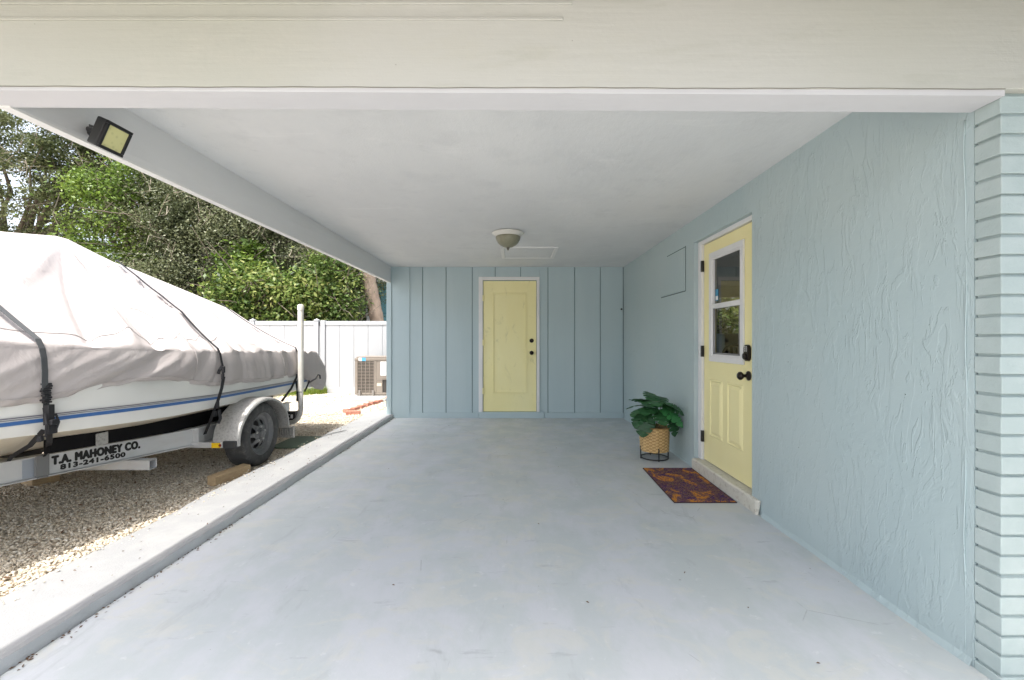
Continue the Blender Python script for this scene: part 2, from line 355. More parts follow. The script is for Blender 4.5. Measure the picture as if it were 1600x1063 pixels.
# ================================================================ SETTING
g = MB(); g.add([(-300, -300, -.012), (300, -300, -.012), (300, 300, -.012), (-300, 300, -.012)], [(0, 1, 2, 3)])
props(obj('ground', g, gravel, local=True, recalc=False), kind='structure')
fl = MB().box(-1.862, 1.2, -.15, 1.9, 7.05, 0); props(obj('carport_floor', fl, flo, local=True), kind='structure')
dr = MB().box(-2.3, -12, -.14, 6, 1.194, -.004); props(obj('driveway', dr, drive, local=True), kind='structure')
# kerb with an uneven inner edge
def kerb():
    ys = np.linspace(1.2, 7.35, 320); V = []; F = []; Fi = []
    for i, y in enumerate(ys):
        e = .010*vnoise(np.array([y*2.3]), np.array([.5]), 3)[0]*2+.006*vnoise(np.array([y*13.]), np.array([1.5]), 4)[0]*2
        eo = .05*vnoise(np.array([y*1.7]), np.array([7.5]), 5)[0]+.02*vnoise(np.array([y*9.]), np.array([2.5]), 6)[0]
        zt = .056+.006*vnoise(np.array([y*1.4]), np.array([3.5]), 8)[0]
        V += [(-2.36+eo, y, -.02), (-2.345+eo, y, .035), (-2.30+eo, y, zt-.006), (-2.1, y, zt), (-1.89+e, y, zt), (-1.872+e, y, zt-.008), (-1.865+e*.6, y, -.02)]
    for i in range(len(ys)-1):
        for k in range(6):
            q = (i*7+k, (i+1)*7+k, (i+1)*7+k+1, i*7+k+1); (F if k < 4 else Fi).append(q)
    F += [tuple(range(7))]
    a = MB().add(V, F+Fi); o = obj('kerb', a, kerbm, local=True); props(o, kind='structure')
    o.data.materials.append(kerbface.m)
    for p in o.data.polygons:
        if p.normal.x > .55: p.material_index = 1
kerb()
# small leaf litter along the kerb foot
vs = []; fs = []
for i in range(420):
    y = random.uniform(1.5, 7); x = -1.862+abs(random.gauss(0, .02)) if random.random() < .9 else random.uniform(-1.8, 1.6)
    if not (.9 < vnoise(np.array([y*1.1]), np.array([4.5]), 12)[0]+1.0) and random.random() < .7: continue
    a = random.uniform(0, 6.3); l = random.uniform(.004, .012); w = l*.35
    c = Vector((x, y, .003)); u = Vector((math.cos(a), math.sin(a), .1)); v = Vector((-math.sin(a), math.cos(a), 0)); k = len(vs)
    vs += [c-u*l, c+v*w, c+u*l, c-v*w+Vector((0, 0, .003))]; fs.append((k, k+1, k+2, k+3))
for i in range(330):
    y = random.uniform(2, 6.8)**1.0; x = random.uniform(-4.2, -2.36) if i < 250 else random.uniform(-2.34, -1.9); z0 = .016 if i < 250 else .062
    a = random.uniform(0, 6.3); l = random.uniform(.008, .022) if i < 250 else random.uniform(.005, .012); w = l*.4
    c = Vector((x, y, z0)); u = Vector((math.cos(a), math.sin(a), .25)); v = Vector((-math.sin(a), math.cos(a), 0)); k = len(vs)
    vs += [c-u*l, c+v*w, c+u*l, c-v*w+Vector((0, 0, .004))]; fs.append((k, k+1, k+2, k+3))
props(obj('leaf_litter', MB().add(vs, fs), litterm, local=True, recalc=False), kind='stuff')
# gravel pebbles
def pebbles(n, x0, x1, y0, y1, s0, s1, seed, zo=0):
    r = np.random.default_rng(seed)
    base = np.array([(1, 0, 0), (0, 1, 0), (-1, 0, 0), (0, -1, 0), (0, 0, 1), (0, 0, -1)], float)
    f = np.array([(0, 1, 4), (1, 2, 4), (2, 3, 4), (3, 0, 4), (1, 0, 5), (2, 1, 5), (3, 2, 5), (0, 3, 5)])
    y = y0+(y1-y0)*r.random(n)**1.35; x = x0+(x1-x0)*r.random(n); s = s0+(s1-s0)*r.random(n)**2; a = r.random(n)*6.28
    P = base[None]*np.stack([s, s*(.5+.4*r.random(n)), s*(.4+.3*r.random(n))], 1)[:, None, :]
    P = P*(.75+.5*r.random((n, 6, 1))); t = (r.random(n)-.5)*1.2
    ca, sa = np.cos(a)[:, None], np.sin(a)[:, None]; ct, st = np.cos(t)[:, None], np.sin(t)[:, None]
    X, Y, Z = P[..., 0], P[..., 1], P[..., 2]; X, Z = X*ct-Z*st, X*st+Z*ct; X, Y = X*ca-Y*sa, X*sa+Y*ca
    hz = -.008+.012*(vnoise(x*1.6, y*1.6, 9)+.3)+.006*r.random(n)
    P = np.stack([X+x[:, None], Y+y[:, None], Z+hz[:, None]+zo], 2).reshape(-1, 3)
    F = (f[None]+6*np.arange(n)[:, None, None]).reshape(-1, 3); c = np.repeat(np.clip(r.normal(.52, .22, n), 0, 1), 8)
    return P, F, c
A = [pebbles(52000, -4.6, -2.33, 1.9, 5.5, .006, .017, 1), pebbles(26000, -5.2, -2.33, 4.5, 9.2, .008, .022, 2), pebbles(230, -2.37, -2.22, 1.9, 7, .005, .013, 5, .055), pebbles(7000, -5.5, -1.96, 7.3, 10.2, .01, .03, 3)]
off = 0; Vs = []; Fs = []; Cs = []
for P, F, c in A: Vs.append(P); Fs.append(F+off); Cs.append(c); off += len(P)
Vs = np.concatenate(Vs); Fs = np.concatenate(Fs); Cs = np.concatenate(Cs)
props(fast('gravel', Vs, Fs, pebm, rnd=Cs), 'loose pale shell gravel beside the kerb', None, None, 'stuff')['label']

# ================================================================ HOUSE WITH CARPORT
H = thing('house', (1.9, 7.2, 0), 'pale blue house with an open carport, stucco side wall and cream beam overhead', 'house')
XW = 1.71; YB = 6.97
# stucco side wall, with the opening for the side door (y 3.218..4.26, z .0..2.14)
w = MB()
YA, YE = 1.665, 7.2; D0, D1, DT = 3.218, 4.255, 2.137
w.box(XW, YA, -.1, XW+.14, D0, 2.6); w.box(XW, D1, -.1, XW+.14, YE, 2.6); w.box(XW, D0, DT, XW+.14, D1, 2.6)
obj('stucco_wall', w, stuc, H)
e = MB()   # raised plaster bead near the wall's free end
pts = [(XW-.001+.003*math.sin(z*9), 1.695+.003*math.sin(z*4)+.0015*math.sin(z*17), z) for z in np.linspace(.05, 2.05, 60)]
e.tube(pts, .0024, 8); obj('plaster_bead', e, stuc, H, smooth=True)
e = MB(); ysb = [1.67+.02*k for k in range(int((3.09-1.67)/.02)+1)]
for (ya_, yb_) in ((1.67, 3.08), (4.27, 6.95)):
    e = MB(); nb_ = int((yb_-ya_)/.02)
    for k in range(nb_+1):
        y = ya_+(yb_-ya_)*k/nb_; wv = .008+.010*abs(vnoise(np.array([y*5.]), np.array([.7]), 61)[0])*2+.005*vnoise(np.array([y*23.]), np.array([.7]), 62)[0]; hv = .022+.03*abs(vnoise(np.array([y*3.]), np.array([.7]), 63)[0])
        e.v += [(XW-wv, y, -.003), (XW-wv*.9, y, .004), (XW-wv*.35, y, hv*.6), (XW+.001, y, hv)]
    for k in range(nb_):
        for q_ in range(3): e.f.append((k*4+q_, (k+1)*4+q_, (k+1)*4+q_+1, k*4+q_+1))
    obj('plaster_skirt', e, stuc, H, smooth=True)
# covered wall sleeve
p = MB().box(XW-.009, 4.47, 1.715, XW+.01, 5.19, 2.135); o = obj('access_panel', p, stuc, H, bevel=.003)
p = MB(); p.box(XW-.002, 4.452, 1.70, XW+.004, 4.466, 2.15); p.box(XW-.002, 4.47, 1.697, XW+.004, 5.2, 1.708); p.box(XW-.002, 4.47, 2.139, XW+.004, 5.0, 2.147)
obj('panel_gap', p, M('gap_shadow_paint', (.12, .16, .165), .9), o)
# back wall: core and T1-11 boards
b = MB(); b.box(-1.905, YB+.012, -.1, XW+.05, YB+.12, 2.6); obj('wall_core', b, M('groove_paint', (.20, .27, .285), .8), H)
b = MB(); seams = [-1.93, -1.715, -1.42, -1.055, -.647, -.29, .105, .53, .945, 1.345, 1.70]
for i in range(len(seams)-1):
    x0, x1 = seams[i]+.006, seams[i+1]-.006
    segs = [(x0, x1, .0, 2.36)]
    if x1 > -.547 and x0 < .398: 
        segs = []
        if x0 < -.547: segs.append((x0, -.547, 0, 2.36))
        if x1 > .398: segs.append((.398, x1, 0, 2.36))
        segs.append((max(x0, -.547), min(x1, .398), 2.19, 2.36))
    for a0, a1, z0, z1 in segs: b.box(a0, YB, z0, a1, YB+.013, z1)
obj('siding', b, blue, H, bevel=.002)
b = MB(); b.box(-1.93, YB-.012, 0, -1.62, YB-.0015, 2.35)   # thicker first board at the free corner
b.box(-1.975, YB-.03, -.03, -1.90, YB+2.6, 2.45)
obj('corner_board', b, blue, H, bevel=.003)
for xa, xb in ((-1.62, -.552), (.475, 1.705)): obj('baseboard', MB().box(xa, YB-.022, 0, xb, YB-.0015, .078), blue, H, bevel=.003)
b = MB(); b.box(-.545, YB-.045, 0, .468, YB+.012, .094); obj('threshold', b, blue, H, bevel=.004)
b = MB(); b.lathe([(0, 0), (.008, 0), (.008, .015), (.014, .018), (.014, .024), (0, .024)], (1.672, YB-.025, 1.69), 'Y', 16); obj('hook', b, dark, H)
# rest of the house body behind and beside
b = MB(); b.box(-1.905, YB+2.6, 0, 3.5, YB+2.7, 2.45); b.box(5.6, YB+2.6, 0, 6.5, YB+2.7, 2.45); b.box(3.5, YB+2.6, 0, 5.6, YB+2.7, .95); b.box(3.5, YB+2.6, 2.15, 5.6, YB+2.7, 2.45); b.box(6.5, -1, 0, 6.6, YB+2.7, 2.45); b.box(2.02, -.9, 0, 6.5, -.8, 2.45)
obj('outer_wall', b, blue, H)
# ceiling, roof, beams
b = MB(); b.add([(-1.93, 1.64, 2.352), (1.86, 1.64, 2.372), (1.86, 7.05, 2.346), (-1.93, 7.05, 2.346), (-1.93, 1.64, 2.39), (1.86, 1.64, 2.39), (1.86, 7.05, 2.39), (-1.93, 7.05, 2.39)],
    [(0, 1, 2, 3), (4, 5, 6, 7), (0, 1, 5, 4), (1, 2, 6, 5), (2, 3, 7, 6), (3, 0, 4, 7)]); obj('ceiling', b, ceilm, H)
b = MB(); b.box(-2.35, .62, 2.50, 7, YB+3.1, 2.66); rf = obj('roof', b, shingle, H)
b = MB(); b.box(-2.39, .58, 2.485, -2.355, YB+3.1, 2.68); b.box(-2.355, .58, 2.485, 7, .615, 2.68); obj('fascia', b, white, rf)
b = MB(); b.hexa([(-1.868, 1.655, 2.091), (-1.908, 7.0, 2.112), (-1.96, 7.0, 2.112), (-1.915, 1.655, 2.091), (-1.905, 1.655, 2.352), (-1.909, 7.0, 2.40), (-2.02, 7.0, 2.40), (-2.0, 1.655, 2.40)])
sb = obj('side_beam', b, beamg, H)
b = MB(); b.hexa([(-1.8665, 1.66, 2.079), (-1.907, 6.955, 2.1), (-1.957, 6.955, 2.1), (-1.913, 1.66, 2.079), (-1.8665, 1.66, 2.0905), (-1.907, 6.955, 2.1115), (-1.957, 6.955, 2.1115), (-1.913, 1.66, 2.0905)])
obj('beam_trim', b, lip, sb)
# header: front face slightly out of level like the photograph
def hdr(y0, y1, z0l, z0r, z1, xl, xr): return [(xl, y0, z0l), (xr, y0, z0r), (xr, y1, z0r), (xl, y1, z0l), (xl, y0, z1), (xr, y0, z1), (xr, y1, z1), (xl, y1, z1)]
b = MB().hexa(hdr(1.55, 1.655, 2.098, 2.080, 2.5, -1.955, 4.2)); hb = obj('header_beam', b, head, H, bevel=.003)
b = MB().hexa(hdr(1.556, 1.672, 2.086, 2.066, 2.0975, -1.955, 1.705)); obj('beam_soffit', b, headlip, hb)
cr = MB(); pts = [(x, 1.5495, 2.0985-(x+3.4)*.00237+.0012*math.sin(x*7)+.0008*math.sin(x*31)) for x in np.linspace(-1.9, 1.7, 140)]
cr.tube(pts, .0012, 5); obj('crack', cr, crack, hb)
b = MB(); b.box(-1.95, 1.545, 2.322, .17, 1.5495, 2.330); b.box(-1.95, 1.543, 2.376, .20, 1.5495, 2.386); b.box(-1.95, 1.5455, 2.3305, .17, 1.5495, 2.3345)
obj('batten', b, head, hb, bevel=.0015)
# painted brick pillar
b = MB(); b.box(XW+.009, 1.581, -.1, XW+.5, 1.66, 2.095); pc = obj('pillar', b, mortar, H)
b = MB(); z = -.03; k = 0
while z < 2.075:
    h = .0605; z1 = min(z+h, 2.078); dx = random.uniform(-.002, .002); dy = random.uniform(-.002, .002)
    b.box(XW+dx, 1.572+dy, z+random.uniform(-.001, .001), XW+.5, 1.664, z1+random.uniform(-.001, .001)); z += .0705
obj('brick_course', b, brickpaint, pc, bevel=.003)
# attic hatch
b = MB(); X0, X1, Y0, Y1, zc = -.165, .548, 5.455, 6.2, 2.335
for (a, c, d, f) in ((X0, Y0, X1, Y0+.045), (X0, Y1-.045, X1, Y1), (X0, Y0+.045, X0+.045, Y1-.045), (X1-.045, Y0+.045, X1, Y1-.045)): b.box(a, c, zc, d, f, 2.36)
ht = obj('hatch_frame', b, lip, H, bevel=.003); b = MB().box(X0+.047, Y0+.047, 2.343, X1-.047, Y1-.047, 2.36); obj('hatch_panel', b, ceilm, ht)

# ---- back door
def ring(mb, x0, z0, x1, z1, y0, y1, wd, plane='XZ'):
    def bx(a, c, d, f):
        if plane == 'XZ': mb.box(a, y0, c, d, y1, f)
        else: mb.box(y0, a, c, y1, d, f)
    bx(x0, z0, x1, z0+wd); bx(x0, z1-wd, x1, z1); bx(x0, z0+wd, x0+wd, z1-wd); bx(x1-wd, z0+wd, x1, z1-wd)
b = MB(); b.box(-.476, YB-.004, .098, .347, YB+.03, 2.128); dB = obj('back_door', b, yellow_b, H, bevel=.002)
dB['label'] = 'flat yellow door with one tall moulded panel'
b = MB(); b.box(-.547, YB-.03, .0945, -.484, YB+.02, 2.19); b.box(.354, YB-.03, .0945, .398, YB+.02, 2.19); b.box(-.484, YB-.03, 2.138, .354, YB+.02, 2.19); obj('door_trim', b, white, dB, bevel=.003)
b = MB(); ring(b, -.33, .375, .202, 1.945, YB-.014, YB-.0045, .016); ring(b, -.312, .393, .184, 1.927, YB-.009, YB-.0045, .01); obj('panel_moulding', b, yellow_b, dB, bevel=.002)
for zz, nm in ((1.20, 'deadbolt'), (1.01, 'door_knob')):
    b = MB(); q = [(0, 0), (.033, 0), (.033, -.01), (.026, -.014)] + ([(.012, -.016), (.012, -.035), (.024, -.042), (.028, -.055), (.022, -.068), (0, -.072)] if nm == 'door_knob' else [(.024, -.022), (0, -.024)])
    b.lathe(q, (.275, YB-.0045, zz), 'Y', 24); obj(nm, b, knobm, dB, smooth=True)
b = MB(); b.box(.349, YB-.006, .985, .353, YB, 1.04); obj('strike_plate', b, dark, dB)
for zz in (1.86, 1.17, .42):
    b = MB(); b.tube([(-.480, YB-.034, zz-.045), (-.480, YB-.034, zz+.045)], .007, 10); b.box(-.4835, YB-.033, zz-.045, -.46, YB-.0045, zz+.045); obj('hinge', b, yellow_b, dB)
b = MB(); b.box(-.478, YB-.03, 1.165, -.435, YB-.0045, 1.178); obj('latch', b, yellow_b, dB)

# ---- side door, in the stucco wall's opening
XD = 1.772
b = MB(); dy0, dy1, dz0, dz1 = 3.268, 4.17, .108, 2.095; gy0, gy1, gz0, gz1 = 3.47, 4.00, 1.06, 1.955
b.box(XD, dy0, dz0, XD+.04, gy0, dz1); b.box(XD, gy1, dz0, XD+.04, dy1, dz1); b.box(XD, gy0, dz0, XD+.04, gy1, gz0); b.box(XD, gy0, gz1, XD+.04, gy1, dz1)
dS = obj('side_door', b, yellow, H); dS['label'] = 'yellow half glass door with black knob'
b = MB(); b.box(XD-.024, 4.176, .10, XD+.05, D1, 2.137); b.box(XD-.024, D0, .10, XD+.05, 3.262, 2.137); b.box(XD-.024, 3.262, 2.10, XD+.05, 4.176, 2.137)
obj('door_trim', b, white, dS, bevel=.003)
b = MB(); ring(b, 3.435, 1.025, 4.035, 1.99, XD-.016, XD-.001, .05, 'YZ'); ring(b, 3.485, 1.075, 3.985, 1.94, XD-.008, XD+.012, .014, 'YZ')
b.box(XD-.013, 3.487, 1.49, XD+.014, 3.983, 1.532); fr = obj('window_frame', b, white, dS, bevel=.002)
b = MB(); b.box(XD-.0075, 3.502, 1.091, XD-.004, 3.516, 1.488); b.box(XD-.0075, 3.955, 1.091, XD-.004, 3.97, 1.488); b.box(XD-.0075, 3.502, 1.09, XD-.0035, 3.97, 1.105); obj('screen_frame', b, M('grey_screen', (.2, .2, .2), .5), dS)
b = MB(); b.add([(XD+.016, 3.50, 1.08), (XD+.016, 3.97, 1.08), (XD+.016, 3.97, 1.495), (XD+.016, 3.50, 1.495)], [(3, 2, 1, 0)]); obj('lower_glass', b, glass2, dS, recalc=False)
b = MB(); b.add([(XD+.009, 3.49, 1.525), (XD+.009, 3.98, 1.525), (XD+.009, 3.98, 1.935), (XD+.009, 3.49, 1.935)], [(3, 2, 1, 0)]); obj('window_glass', b, glass, dS, recalc=False)
b = MB(); b.box(XD+.0065, 3.90, 1.56, XD+.0078, 3.955, 1.66); obj('sticker', b, M('sticker_blue', (.03, .25, .42), .4), dS)
b = MB(); b.box(XD+.0055, 3.905, 1.565, XD+.0064, 3.95, 1.60); obj('sticker_band', b, whitel, dS)
def raised(y0, y1, z0, z1):
    mb = MB(); t = .03; X = XD
    for (o0, o1, xx0, xx1) in ((0, .012, 0, -.008), (.012, .026, -.008, .004)):
        a = [(X+xx0-.0005, y0+o0, z0+o0), (X+xx0-.0005, y1-o0, z0+o0), (X+xx0-.0005, y1-o0, z1-o0), (X+xx0-.0005, y0+o0, z1-o0)]
        c = [(X+xx1-.0005, y0+o1, z0+o1), (X+xx1-.0005, y1-o1, z0+o1), (X+xx1-.0005, y1-o1, z1-o1), (X+xx1-.0005, y0+o1, z1-o1)]
        mb.add(a+c, [(i, (i+1) % 4, (i+1) % 4+4, i+4) for i in range(4)])
    q = .05; c = [(X-.001, y0+.026, z0+.026), (X-.001, y1-.026, z0+.026), (X-.001, y1-.026, z1-.026), (X-.001, y0+.026, z1-.026)]
    d = [(X-.009, y0+q, z0+q), (X-.009, y1-q, z0+q), (X-.009, y1-q, z1-q), (X-.009, y0+q, z1-q)]
    mb.add(c+d, [(i, (i+1) % 4, (i+1) % 4+4, i+4) for i in range(4)]+[(4, 5, 6, 7)]); return mb
obj('door_panel', raised(3.46, 3.715, .35, .865), yellow, dS); obj('door_panel', raised(3.80, 4.045, .35, .865), yellow, dS)
for zz in (1.90, 1.11, .32):
    b = MB(); b.box(XD-.027, 4.165, zz-.052, XD-.002, 4.19, zz+.052); obj('hinge', b, dark, dS, bevel=.002)
b = MB(); b.lathe([(0, 0), (.036, 0), (.036, -.008), (.026, -.014), (.013, -.018), (.012, -.042), (.022, -.048), (.031, -.06), (.030, -.074), (.02, -.084), (0, -.087)], (XD-.001, 3.375, .945), 'X', 28); obj('door_knob', b, knobm, dS, smooth=True)
b = MB(); vsK = []; n = 32
for xx in (0, -.026):
    for k in range(n):
        a = 2*math.pi*k/n; vsK.append((XD-.001+xx, 3.375+.034*math.cos(a), 1.118+(.028 if math.sin(a) > 0 else -.028)+.034*math.sin(a)))
b.add(vsK, [tuple(range(n)), tuple(range(n, 2*n))]+[(k, (k+1) % n, (k+1) % n+n, k+n) for k in range(n)])
b.lathe([(0, -.02), (.026, -.026), (.024, -.042), (0, -.046)], (XD, 3.378, 1.092), 'X', 20)
kp = obj('keypad_lock', b, knobm, dS, bevel=.003)
for i in range(6):
    b = MB(); b.lathe([(0, 0), (.0055, 0), (.0045, -.002), (0, -.002)], (XD-.0275, 3.362+.022*(i % 2)+.002, 1.133+.015*(i//2)), 'X', 12); obj('lock_button', b, whitel, dS)
b = MB(); n = 46
top = []; 
for i in range(n):
    y = 3.10+(4.235-3.10)*i/(n-1); wv = .006*vnoise(np.array([y*9]), np.array([.3]), 21)[0]*2
    top.append(y); xf = 1.684+wv if i > 0 else 1.69
    b.v += [(xf, y, 0), (xf, y, .088+wv*.4), (xf+.012, y, .0985), (1.80 if D0 < y else XW-.001, y, .0995)]
for i in range(n-1):
    for k in range(3): b.f.append((i*4+k, (i+1)*4+k, (i+1)*4+k+1, i*4+k+1))
b.f += [(0, 1, 2, 3), tuple((n-1)*4+k for k in (3, 2, 1, 0))]
obj('door_sill', b, sill, H, smooth=False)
# room seen through the glass
b = MB(); rx0, rx1, ry0, ry1, rz0, rz1 = 1.86, 6.3, 2.3, 9.4, .12, 2.34
b.box(rx0, ry0-.05, rz0, rx1, ry0, rz1); b.box(rx1, ry0, rz0, rx1+.05, ry1, rz1); b.box(rx0, ry0, rz1, rx1, ry1, rz1+.004)
wx0, wx1, wz0, wz1 = 3.5, 5.6, 1.0, 2.1
b.box(rx0, ry1, rz0, wx0, ry1+.05, rz1); b.box(wx1, ry1, rz0, rx1, ry1+.05, rz1); b.box(wx0, ry1, rz0, wx1, ry1+.05, wz0); b.box(wx0, ry1, wz1, wx1, ry1+.05, rz1)
obj('inner_wall', b, roomm, H); b = MB().box(rx0, ry0, .05, rx1, ry1, rz0-.002); obj('inner_floor', b, roomf, H)
H2 = H

# ================================================================ OBJECTS IN THE CARPORT
# chair and cabinet inside
t = thing('cabinet', (4.5, 8.9, .12), 'pale cabinet standing inside the house behind the dark chair', 'cabinet')
b = MB().box(4.1, 8.7, .14, 4.7, 9.2, 1.30); obj('carcass', b, whitel, t, bevel=.005); b = MB().box(4.06, 8.66, 1.302, 4.74, 9.24, 1.33); obj('cabinet_top', b, whitel, t, bevel=.004)
t = thing('chair', (3.95, 8.1, .12), 'dark slatted chair seen through the lower glass of the side door', 'chair')
b = MB()
for i in range(5): b.box(3.78+.085*i, 8.0, .62, 3.82+.085*i, 8.02, 1.08)
obj('back_slat', b, dark, t); b = MB(); b.tube([(3.74, 8.01, .5), (3.75, 8.01, 1.0), (3.80, 8.01, 1.09), (3.97, 8.01, 1.12), (4.14, 8.01, 1.09), (4.2, 8.01, 1.0), (4.21, 8.01, .5)], .025, 8); obj('back_frame', b, dark, t, smooth=True)
b = MB().box(3.74, 8.0, .53, 4.21, 8.45, .56); obj('seat', b, dark, t, bevel=.01)
for xx in (3.77, 4.18):
    for yy in (8.03, 8.42): obj('leg', MB().tube([(xx, yy, .53), (xx, yy, .121)], .015, 8), dark, t)

# ceiling light
t = thing('ceiling_light', (-.062, 4.72, 2.34), 'frosted bowl lamp with white fluted base on the carport ceiling', 'lamp')
b = MB(); n = 64; prof = [(.0, .0), (.150, .0), (.165, -.008), (.158, -.018), (.150, -.022), (.140, -.034), (.125, -.045), (.12, -.05), (0, -.05)]
vsL = []
for r_, h in prof:
    for k in range(n):
        a = 2*math.pi*k/n; rr = r_*(1+(.035*abs(math.cos(4*a)) if .14 < r_ else 0)); vsL.append((-.062+rr*math.cos(a), 4.72+rr*math.sin(a), 2.347+h))
b.add(vsL, [(i*n+k, i*n+(k+1) % n, (i+1)*n+(k+1) % n, (i+1)*n+k) for i in range(len(prof)-1) for k in range(n)]); obj('lamp_base', b, lampw, t, angle=35)
b = MB(); b.lathe([(.128, -.045), (.131, -.055), (.125, -.08), (.108, -.11), (.08, -.137), (.045, -.155), (.012, -.163), (0, -.164)], (-.062, 4.72, 2.347), 'Z', 48); obj('lamp_bowl', b, bowl, t, smooth=True)
b = MB(); b.lathe([(.0, -.158), (.016, -.160), (.018, -.168), (.008, -.172), (.010, -.180), (.006, -.188), (0, -.191)], (-.062, 4.72, 2.347), 'Z', 20); obj('finial', b, M('finial_bronze', (.10, .09, .07), .4, .6), t, smooth=True)

# flood light
P = Vector((-1.690, 1.897, 2.068)); u = Vector((0, 1, 0)); nn = Vector((.912, 0, -.41)).normalized(); v = nn.cross(u).normalized(); v = v if v.z < 0 else -v; upv = Vector((0, 0, 1)); c = nn
t = thing('flood_light', P, 'square black floodlight with pale yellow lens fixed to the side beam', 'floodlight')
UL, VL = .118, .118
b = MB(); b.obox(P-nn*.026, u, v, nn, UL, VL, .042); fb = obj('lamp_body', b, dplast, t, bevel=.006)
b = MB()
for s_ in (-1, 1):
    b.obox(P+v*s_*(VL/2-.006), u, v, nn, UL, .012, .014); b.obox(P+u*s_*(UL/2-.006), u, v, nn, .012, VL-.0245, .014)
for k in range(5): b.obox(P-nn*.052+u*(-.044+.022*k), u, v, nn, .004, VL-.03, .012)
obj('bezel', b, dark, t, bevel=.002)
b = MB(); b.obox(P+u*.001-nn*.001, u, v, nn, UL-.026, VL-.028, .004); obj('lens', b, ledm, t)
b = MB(); Q = P-nn*.045
wp = Vector((-1.888, 1.985, 2.150))
b.obox(wp, (0, 1, 0), (0, 0, 1), (1, 0, 0), .05, .07, .008); b.tube([wp, (wp+Q)/2+Vector((0, 0, .004)), Q+u*.01], .014, 10); b.tube([wp+Vector((.004, .0, -.018)), (wp+Q)/2, Q+u*.01], .012, 10)
b.obox((wp+Q)/2, (Q-wp).normalized(), upv, (Q-wp).normalized().cross(upv), .13, .05, .012)
obj('bracket', b, dark, t)

# door mat
t = thing('doormat', (1.43, 3.78, 0), 'rectangular doormat with orange and purple leafy pattern before the side door', 'doormat')
b = MB(); n0, n1 = 60, 110
P0 = [(1.218, 4.226), (1.676, 4.226), (1.660, 3.338), (1.196, 3.338)]
def qp(u_, v_):
    a = Vector(P0[3]).lerp(Vector(P0[2]), u_); c_ = Vector(P0[0]).lerp(Vector(P0[1]), u_); return a.lerp(c_, v_)
vv = []; 
for j in range(n1+1):
    for i in range(n0+1):
        q = qp(i/n0, j/n1); ed = min(i, n0-i, j, n1-j); vv.append((q.x+(random.uniform(-.002, .002) if ed == 0 else 0), q.y+(random.uniform(-.002, .002) if ed == 0 else 0), .0025 if ed == 0 else .009+random.uniform(-.0015, .0015)))
b.add(vv, [(j*(n0+1)+i, j*(n0+1)+i+1, (j+1)*(n0+1)+i+1, (j+1)*(n0+1)+i) for j in range(n1) for i in range(n0)]); obj('mat_pile', b, mat_mat, t, recalc=False)
b = MB(); cs = [qp(0, 0), qp(1, 0), qp(1, 1), qp(0, 1), qp(0, 0)]; b.tube([(q.x, q.y, .004) for q in cs], .0045, 6); obj('mat_edge', b, border, t)

# potted plant
PX, PY = 1.443, 4.60
t = thing('potted_plant', (PX, PY, 0), 'leafy green monstera in a woven basket pot on a black ring stand', 'plant')
V = []; F = []; wv = []; n = 84; m = 30
for j in range(m+1):
    z = .085+.235*j/m; r0 = .138+.010*j/m
    for k in range(n):
        a = 2*math.pi*k/n; ww = (.004 if (k//3+j//2) % 2 else 0)+(.004 if k % 12 < 2 else 0)
        V.append((PX+(r0+ww)*math.cos(a), PY+(r0+ww)*math.sin(a), z+.0015*math.sin(k*3+j)))
for j in range(m):
    for k in range(n): F.append((j*n+k, j*n+(k+1) % n, (j+1)*n+(k+1) % n, (j+1)*n+k)); wv.append(np.clip(((k//3+j//2) % 2)*.5+(.25 if k % 12 < 2 else 0)+random.random()*.3, 0, 1))
fast('basket', V, F, basket, t, rnd=wv, attr='weave')
b = MB(); b.lathe([(.149, .318), (.153, .326), (.147, .332), (.138, .326), (.136, .29), (0, .288)], (PX, PY, 0), 'Z', 60); obj('basket_rim', b, basket, t, smooth=True)
b = MB(); b.lathe([(0, .296), (.135, .294), (.135, .29)], (PX, PY, 0), 'Z', 40); obj('soil', b, soil, t)
b = MB(); rg = [(PX+.135*math.cos(a), PY+.135*math.sin(a), .012) for a in np.linspace(0, 2*math.pi, 49)]; b.tube(rg, .0065, 8)
for k in range(4):
    a = -math.pi/2+k*math.pi/2; b.tube([(PX+.141*math.cos(a), PY+.141*math.sin(a), .0), (PX+.141*math.cos(a), PY+.141*math.sin(a), .13)], .0065, 8)
obj('stand', b, dark, t)
def monstera(tip, base_dir, L, seed, curl=.3):
    """leaf blade with deep notches, mid rib along +x local, returns verts/faces"""
    r = random.Random(seed); N = 34; vs = []; fs = []
    def outline(s): return .47*L*math.sin(math.pi*(s*.94+.05)**.72)**.62
    for i in range(N+1):
        s = i/N; w_ = outline(s)
        for side in (-1, 1):
            ph = (s*4.6+.15*side) % 1.0; notch = 1.0
            if .16 < s < .86: notch = 1-.8*max(0, 1-abs(ph-.5)/.12)
            for f in (.0, .33, .66, 1):
                wf = w_*f*(notch if f > .5 else 1); x = L*(s-.12)+.30*w_*f*(1-s)-(.10*L*f if s < .08 else 0)
                z = -curl*(x/L)**2*L-.22*wf*wf/L+.05*wf+.003*math.sin(s*26+side)*f
                vs.append((x, side*wf, z))
    for i in range(N):
        for sd in (0, 1):
            for f in range(3):
                a = i*8+sd*4+f; q = (a, a+1, a+9, a+8); fs.append(q if sd else q[::-1])
    d = Vector(base_dir).normalized(); sidev = d.cross(Vector((0, 0, 1))).normalized(); nrm = sidev.cross(d).normalized(); roll = r.uniform(-.35, .35)
    s2 = sidev*math.cos(roll)+nrm*math.sin(roll); n2 = s2.cross(d).normalized(); tip = Vector(tip)
    return [tip+d*x+s2*y+n2*z for x, y, z in vs], fs
